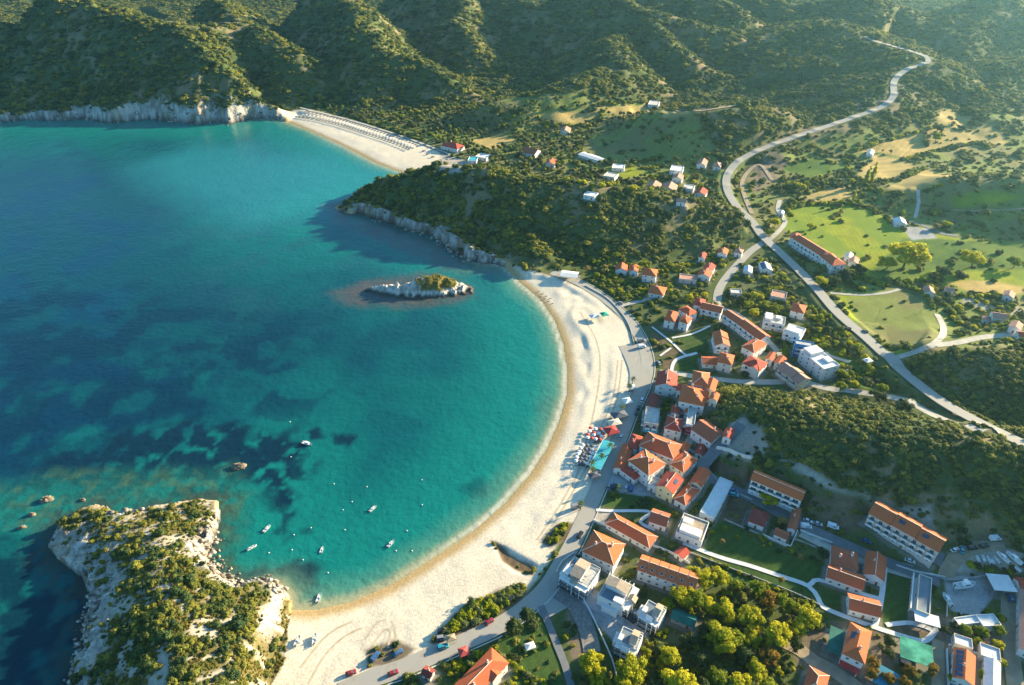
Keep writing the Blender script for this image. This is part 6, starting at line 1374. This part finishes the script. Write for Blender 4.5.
boat(322,550,'skiff',R(85),'white skiff in the water above the dark patch by the beach',scale=.8)
boat(373,509,'skiff',R(55),'white skiff moored farthest out on the right of the little fleet')
boat(391,544,'skiff',R(60),'white open boat moored nearest the curve of the beach')
boat(319,598,'skiff',R(85),'white boat lying at the waterline of the beach')
boat(298,642,'skiff',R(80),'white boat parked on the sand, left of two',.55)
boat(315,640,'skiff',R(95),'white boat parked on the sand, right of two',.55)
boat(963,588,'yacht',R(8),'big white motor yacht on the grey boat yard',1.2)
boat(946,601,'cabin',R(95),'white cabin boat on the left side of the boat yard',.7)
for i, (x, y, rz, sc) in enumerate(((977,560,80,.8),(983,560,75,.8),(988,561,85,.9),(992,562,80,.8),(996,561,95,.9))): boat(x, y, 'skiff', R(rz), 'small white boat in the row stored behind the hedge of the yard', .6, sc, 'boats stored in a row behind the hedge')
boat(1002,559,'cabin',R(110),'slim white boat stored right of the row of small boats',.6); boat(1013,560,'cabin',R(115),'white boat with blue cover stored at the far right of the yard',.6,1.15); boat(1014,569,'skiff',R(120),'white boat lying in front of the right hand stored boats',.6,1.1)
# trailers under the two boats on the sand
for x, y, lb in ((298,642,'steel boat trailer carrying the left boat on the sand'),(315,640,'steel boat trailer carrying the right boat on the sand')):
    p = on(x, y); t = thing('boat_trailer', lb, 'trailer', (p[0], p[1], float(ground(p[0], p[1]))), R(88)); b = MB(); b.box(-2,2,-.5,-.4,.3,.4); b.box(-2,2,.4,.5,.3,.4); b.box(-2,-1.9,-.4,.4,.3,.4); b.box(1.5,1.6,-.4,.4,.3,.4); b.box(1.6,3,-.05,.05,.3,.4); b.build('frame', M['metal'], t)
    for s in (-1, 1): MB().tube((-.6, s*.62, .3), (-.6, s*.8, .3), .3, .3, 12).build('wheel', M['rubber'], t)
# mooring buoys
bm_ = MB().add(*[(lambda v, f: (v, f))(*ico_core([(0, 0, .12, .34)], 1.0))][0]).mesh('buoy', M['buoy'])
for x, y in ((291,457),(334,484),(343,510),(345,530),(311,528),(294,535),(292,550),(269,553),(328,573),(396,551),(412,551),(422,505),(367,487),(407,531),(290,422),(422,480),(303,560),(352,502)):
    p = at(x, y); o = link('mooring_buoy', bm_, None, (p[0], p[1], 0)); tag(o, 'small pale mooring buoy floating in the green bay', 'buoy', 'mooring buoys in the bay')

# ------------------------------------------------------------------ vehicles
def car_parts(kind):
    L_, Wd, hb, ht = {'car': (4.2, 1.75, .85, 1.45), 'suv': (4.6, 1.9, 1.0, 1.75), 'van': (5.2, 2.0, 1.1, 2.3), 'pickup': (5.2, 1.9, 1.0, 1.75)}[kind]
    prof = {'car': [(-2.1,.35),(-2.1,.8),(-1.9,.9),(-1.1,.95),(.75,.93),(1.9,.78),(2.1,.6),(2.1,.35)], 'suv': [(-2.3,.4),(-2.3,1.0),(-2.2,1.05),(1.0,1.05),(2.1,.95),(2.3,.75),(2.3,.4)], 'van': [(-2.6,.4),(-2.6,2.25),(-2.5,2.3),(1.1,2.3),(1.6,1.5),(2.4,1.2),(2.6,.8),(2.6,.4)], 'pickup': [(-2.6,.45),(-2.6,1.0),(1.2,1.05),(2.4,.95),(2.6,.75),(2.6,.45)]}[kind]
    n = len(prof); vs = []
    for s, ins in ((-1, .05), (-1, 0), (1, 0), (1, .05)):
        for x, z in prof: vs.append((x * (.985 if ins else 1), s * (Wd/2 - ins), z if not ins else z))
    fs = []
    for r_ in range(3):
        for k_ in range(n): a, b = r_*n + k_, r_*n + (k_+1) % n; fs.append((a, b, b + n, a + n))
    fs += [tuple(range(n))[::-1], tuple(range(3*n, 4*n))]
    body = MB().add(vs, fs).mesh('body', M['white'])
    cab = MB(); gl = MB()
    if kind != 'van':
        x0, x1, tx0, tx1 = {'car': (-1.75, 1.0, -1.2, .25), 'suv': (-2.2, 1.1, -2.0, .45), 'pickup': (-.7, 1.3, -.5, .6)}[kind]
        zb = {'car': .92, 'suv': 1.05, 'pickup': 1.05}[kind]; w0, w1 = Wd/2 - .06, Wd/2 - .24
        gl.add([(x0,-w0,zb),(x1,-w0,zb),(x1,w0,zb),(x0,w0,zb),(tx0,-w1,ht-.06),(tx1,-w1,ht-.06),(tx1,w1,ht-.06),(tx0,w1,ht-.06)], [(0,3,2,1),(4,5,6,7),(0,1,5,4),(1,2,6,5),(2,3,7,6),(3,0,4,7)])
        cab.box(tx0 - .02, tx1 + .02, -w1 - .03, w1 + .03, ht - .058, ht, 0, .05)
        if kind == 'pickup': cab.box(-2.5,-.8,-.85,.85,1.053,1.12)
    else:
        gl.box(1.15, 1.62, -.82, .82, 1.45, 2.2, 0, .1); gl.box(-.2, 1.0, -1.01, -.98, 1.45, 2.0); gl.box(-.2, 1.0, .98, 1.01, 1.45, 2.0); cab.box(-2.4, .9, -.9, .9, 2.303, 2.36, 0, .05)
    wh = MB().tube((0, -.11, 0), (0, .11, 0), .33, .33, 14).mesh('wheel', M['rubber'])
    hl = MB().box(-.03, .04, -.17, .17, -.08, .08).mesh('headlight', M['lamp'])
    return body, cab.mesh('car_roof', M['white']), gl.mesh('windows', M['glass']), wh, hl, L_, Wd
CARS = {}
def car(px, py, kind, colr, rz, label, group=None):
    if (kind, colr) not in CARS:
        if kind not in CARS: CARS[kind] = car_parts(kind)
        b, r, g, w, h, L_, Wd = CARS[kind]; b = b.copy(); r = r.copy(); b.materials[0] = carc[colr]; r.materials[0] = carc[colr]; CARS[(kind, colr)] = (b, r, g, w, h, L_, Wd)
    b, r, g, w, h, L_, Wd = CARS[(kind, colr)]
    p = on(px, py, .5); rt = thing('parked_car' if kind in ('car', 'suv') else kind, label, 'car' if kind in ('car', 'suv') else kind, (p[0], p[1], float(ground(p[0], p[1])) + .14), R(rz), group)
    link('body', b, rt); link('cabin_roof', r, rt); link('windows', g, rt)
    for sx in (-1, 1):
        for sy in (-1, 1): link('wheel', w, rt, (sx * L_ * .31, sy * (Wd/2 - .08), .33))
    for sy in (-1, 1): link('headlight', h, rt, (L_/2 - .02, sy * Wd * .33, .68))
for a in ((393,673,'car','red',25,'red car on the beach road at the bottom of the sand'),(351,673,'car','red',20,'dark red car at the left end of the beach road'),(489,622,'car','red',38,'crimson car parked beside the roadside bushes'),(512,598,'suv','black',42,'black car parked at the head of the roadside bushes'),(443,631,'suv','black',15,'black car, upper one parked by the bushes'),(442,638,'suv','grey',10,'dark grey car parked just below the black one by the bushes'),(443,647,'suv','teal',18,'dark teal car at the road edge below the grey one'),(375,657,'suv','blue',60,'blue car parked on the sand track'),(398,653,'car','blue',40,'small blue car among dry shrubs on the sand'),
  (580,535,'suv','black',60,'black car on the beach road above the orange restaurant'),(576,507,'van','grey',20,'grey van parked on the sand edge'),(614,487,'suv','black',70,'black car in the shaded parking court'),(619,487,'car','yellow',75,'yellow car in the shaded parking court'),(626,488,'car','silver',75,'silver car in the shaded parking court'),(631,489,'suv','blue',75,'dark blue car in the shaded parking court'),(609,486,'suv','grey',70,'grey car at the left of the parking court'),
  (632,311,'suv','black',100,'black car driving on the promenade'),(621,437,'car','silver',65,'silver car on the beach road beside the turquoise bar'),(639,408,'suv','black',70,'black car parked in front of the dark red shop'),(637,413,'suv','black',70,'second black car parked in front of the concrete building'),(642,400,'car','white',70,'white car parked at the plaza edge'),(630,391,'car','silver',65,'silver car beside the corner palm'),(659,363,'car','silver',100,'pale car parked near the brown plots'),(642,347,'van','white',10,'white van parked on the plaza, lower of two'),(641,341,'van','grey',8,'grey van parked on the plaza, upper of two'),(621,303,'car','grey',130,'grey car on the north promenade'),
  (630,619,'pickup','black',-40,'black pickup in the court of the white villas'),(636,615,'car','silver',-40,'silver car next to the black pickup'),(733,491,'suv','blue',-20,'blue car parked on the dirt lot, upper one'),(734,495,'suv','teal',-20,'teal car parked on the dirt lot, lower one'),(808,521,'car','white',-25,'white car, left one in the small yard by the lane'),(818,524,'car','silver',-25,'silver car, right one in the small yard by the lane'),(806,527,'van','white',-10,'white van in the yard right of the farmhouse'),(833,527,'van','white',-25,'white van parked at the top of the parking lane'),(866,541,'car','blue',-28,'blue car parked below the long hotel forecourt'),(910,561,'car','white',-30,'white car parked at the end of the parking lane'),
  (955,550,'car','white',20,'white car, first in the line above the boat yard'),(962,550,'car','teal',60,'teal car, second in the line above the boat yard'),(972,548,'suv','black',5,'black car, third in the line above the boat yard'),(984,546,'suv','black',12,'black car, fourth in the line above the boat yard'),(995,539,'van','white',5,'white van standing alone above the line of cars'),(1010,598,'suv','blue',75,'blue car on the dirt lane by the right edge'),
  (848,329,'suv','black',140,'black car on the verge of the main road'),(865,332,'suv','black',135,'dark car driving down the main road'),(906,665,'van','black',-20,'dark van under the green nets'),(848,371,'car','white',10,'white car on the slope right of the long hotel')):
    car(*a)
def big_white(px, py, lx, ly, lz, label, name, cat, m='canvasw'):
    p = on(px, py); z = float(ground(p[0], p[1])); rt = thing(name, label, cat, (p[0], p[1], z), R(20))
    for sx in (-1, 1):
        for sy in (-1, 1): MB().tube((sx*lx*.46, sy*ly*.46, -.1), (sx*lx*.46, sy*ly*.46, lz), .06, .05, 6).build('pole', M['metal'], rt)
    c = MB(); a = [(-lx/2,-ly/2,lz),(lx/2,-ly/2,lz),(lx/2,ly/2,lz),(-lx/2,ly/2,lz)]; t = (0,0,lz + min(lx, ly)*.28)
    for k_ in range(4): c.poly([a[k_], a[(k_+1) % 4], t])
    for k_ in range(4): q, r = a[k_], a[(k_+1) % 4]; c.poly([(q[0],q[1],lz-.3),(r[0],r[1],lz-.3), r, q])
    c.build('canopy', M[m], rt); return rt
big_white(594,319,6,5,2.6,'white tent canopy on the upper beach','beach_tent','tent'); big_white(604,318,5,5,3.4,'green topped lifeguard canopy next to the white tent','beach_tent','tent','canvasg')
big_white(627,404,5,5,2.8,'white parasol canopy beside the beach road palm','beach_tent','tent'); big_white(632,390,4,4,2.6,'small white canopy near the plaza corner','beach_tent','tent')
big_white(619,418,9,6,2.6,'dark canvas shade by the beach road','beach_tent','tent','canvasd'); big_white(614,426,7,5,2.8,'cream canvas shade above the red awning','beach_tent','tent','creamcloth'); big_white(611,434,7,6.5,2.9,'square red awning between cream shade and turquoise roof','beach_tent','tent','redcloth')
big_white(451,641,4,3,2.4,'straw coloured stall canopy by the roadside bushes','beach_tent','tent','thatch'); big_white(594,478,6,4,2.4,'grey shade near the lower end of the turquoise bar','beach_tent','tent','canvasd')
big_white(464,655,4,4,2.6,'small red tent near the cross gabled house','beach_tent','tent','canvasr'); big_white(867,363,5,4,2.2,'pale round tent on the slope right of the long hotel','beach_tent','tent'); big_white(530,648,4,3,1.6,'white garden shelter on the lawn by the concrete channel','beach_tent','tent')
# the turquoise beach bar roof
p0, p1 = on(609,441,2.8), on(595,468,2.8); ax = p1 - p0; L_ = float(np.linalg.norm(ax[:2])); cx = (p0 + p1) / 2
bar = thing('beach_bar', 'long turquoise roofed beach bar with palms growing through it', 'beach bar', (cx[0], cx[1], float(ground(cx[0], cx[1]))), math.atan2(ax[1], ax[0]))
MB().box(-L_/2, L_/2, -3.2, 3.2, 2.75, 2.9).build('roof', M['tealroof'], bar); MB().box(-L_/2, L_/2, -3.3, -3.15, 2.60, 3.05).build('fascia', M['white'], bar); MB().box(-L_*.2, L_*.2, -1, 1, -.1, 1.1).build('counter', M['wood'], bar)
for k_ in range(6):
    for s in (-1, 1): MB().box(-L_/2 + .3 + k_ * (L_ - .6) / 5 - .08, -L_/2 + .3 + k_ * (L_ - .6) / 5 + .08, s*2.9 - .08, s*2.9 + .08, -.3, 2.75).build('post', M['white'], bar)
# beach umbrellas with a pair of sunbeds
def umb_mesh(m, r=1.25):
    mb = MB(); n = 8; mb.tube((0,0,-.1),(0,0,2.35),.04,.03,5,1)
    ring = [(r*math.cos(2*math.pi*k_/n), r*math.sin(2*math.pi*k_/n), 1.95) for k_ in range(n)]; low = [(x, y, z - .14) for x, y, z in ring]
    for k_ in range(n): mb.poly([ring[k_], ring[(k_+1)%n], (0,0,2.4)], 0); mb.poly([low[k_], low[(k_+1)%n], ring[(k_+1)%n], ring[k_]], 0)
    return mb.mesh('beach_umbrella', [M[m], M['metal']])
UM = {m: umb_mesh(m) for m in ('canvasr', 'canvasw', 'canvasd', 'thatch')}; UMB = {m: umb_mesh(m, 1.8) for m in ('canvasd', 'thatch', 'canvasw')}
def bed_mesh(m):
    b = MB(); b.box(-.95,.45,-.33,.33,.28,.36); b.add([(.45,-.33,.28),(.45,.33,.28),(.98,.33,.62),(.98,-.33,.62),(.45,-.33,.36),(.45,.33,.36),(.95,.33,.70),(.95,-.33,.70)], [(0,1,2,3),(4,7,6,5),(0,4,5,1),(2,6,7,3),(1,5,6,2),(0,3,7,4)])
    for x in (-.85, .4):
        for y_ in (-.28, .28): b.box(x-.03,x+.03,y_-.03,y_+.03,-.02,.279)
    return b.mesh('sunbed', M[m])
BED = [bed_mesh('plastic'), bed_mesh('canvasd')]
def beach_set(px, py, um, lb, grp, bedgrp, big=False):
    p = on(px, py); z = float(ground(p[0], p[1])); o = link('beach_umbrella', (UMB if big else UM)[um], None, (p[0], p[1], z)); tag(o, lb, 'umbrella', grp)
    for s in (-1, 1):
        q = p + np.array((.2, s * .95, 0)); b = link('sunbed', BED[rnd.randrange(2)], None, (q[0], q[1], float(ground(q[0], q[1]))), R(20)); tag(b, bedgrp.replace('sunbeds', 'sunbed'), 'sunbed', bedgrp)
for i in range(4):
    for j in range(4): beach_set(591 + j * 4.2 + i * -1.2 + rnd.uniform(-1, 1), 431 + i * 3.2 + j * .6 + rnd.uniform(-.8, .8), 'canvasr' if (i + j) % 2 == 0 else 'canvasw', ('red' if (i + j) % 2 == 0 else 'white') + ' beach umbrella on the sand beside the red awning', ('red' if (i + j) % 2 == 0 else 'white') + ' umbrellas beside the red awning', 'sunbeds set out on the sand beside the red awning')
for i in range(6):
    for j in range(4): beach_set(583 + j * 4.2 - i * 1.5 + rnd.uniform(-1, 1), 447 + i * 3.3 + j * .8 + rnd.uniform(-.8, .8), 'canvasd' if (i * 3 + j) % 3 else 'canvasw', ('dark' if (i * 3 + j) % 3 else 'white') + ' beach umbrella on the sand beside the turquoise bar', ('dark' if (i * 3 + j) % 3 else 'white') + ' umbrellas beside the turquoise bar', 'sunbeds set out on the sand beside the turquoise bar')
far_line = [(304,113),(325,117),(350,124),(375,132),(400,140),(420,148)]
fl = smooth([on(*p) for p in far_line], 5.2)
for row, (off_, m) in enumerate(((0, 'canvasd'), (6, 'canvasw'), (12, 'canvasd'))):
    for q in offset_line(fl, -off_)[1:-1]:
        z = float(ground(q[0], q[1])); o = link('beach_umbrella', UMB[m], None, (q[0], q[1], z)); tag(o, ('dark' if m == 'canvasd' else 'white') + ' beach umbrella in the long rows on the far beach', 'umbrella', ('dark' if m == 'canvasd' else 'white') + ' umbrellas in the rows on the far beach')
for x, y in ((424,151),(428,154),(433,157),(437,161)): car(x, y, 'car', 'grey', 40, 'grey car parked at the near end of the far beach', 'cars at the near end of the far beach')
# lounge chairs of the north beach, drawn up in a long row
for i in range(26):
    px = 538 + i * 2.0; py = 291 + i * 1.15 + (i % 2) * 4
    if i < 8: 
        p = on(px, py + 1); b = link('sunbed', BED[1], None, (p[0], p[1], float(ground(p[0], p[1]))), R(20)); tag(b, 'dark sunbed on the sand near the north end of the beach', 'sunbed', 'dark sunbeds at the north end of the beach')
# lamp posts along the promenade cast the long shadows seen on the sand
lamp = MB(); lamp.tube((0,0,-.2),(0,0,5.4),.07,.05,6); lamp.tube((0,0,5.3),(.9,0,5.6),.04,.035,5); lm = lamp.mesh('post', M['metal']); lh = MB().box(.75,1.35,-.13,.13,5.55,5.68).mesh('lamp_head', M['lamp'])
for x, y in ((569,283),(588,291),(604,300),(618,312),(629,328),(634,346),(637,366)):
    p = on(x, y); t = thing('street_lamp', 'slim street lamp on the curve of the beach promenade', 'street lamp', (p[0], p[1], float(ground(p[0], p[1]))), R(200), 'street lamps along the promenade'); link('post', lm, t); link('lamp_head', lh, t)
pole = MB(); pole.tube((0,0,-.3),(0,0,9.0),.12,.08,7); pm_ = pole.mesh('pole', M['wood']); cr_ = MB().box(-.9,.9,-.06,.06,8.3,8.42).mesh('crossarm', M['wood'])
for x, y, lb in ((819,252,'wooden power pole beside the roadside hotel'),(868,255,'wooden power pole in the meadow left of the huge tree'),(876,318,'wooden power pole in the round meadow'),(874,388,'wooden power pole by the upper lane'),(733,332,'wooden power pole behind the lane row'),(733,364,'wooden power pole beside the pale red roofs'),(660,125,'white mast in the valley meadow'),(826,370,'wooden power pole at the corner of the long hotel')):
    p = on(x, y + 3); t = thing('power_pole', lb, 'pole', (p[0], p[1], float(ground(p[0], p[1]))), .4); link('pole', pm_, t); link('crossarm', cr_, t)
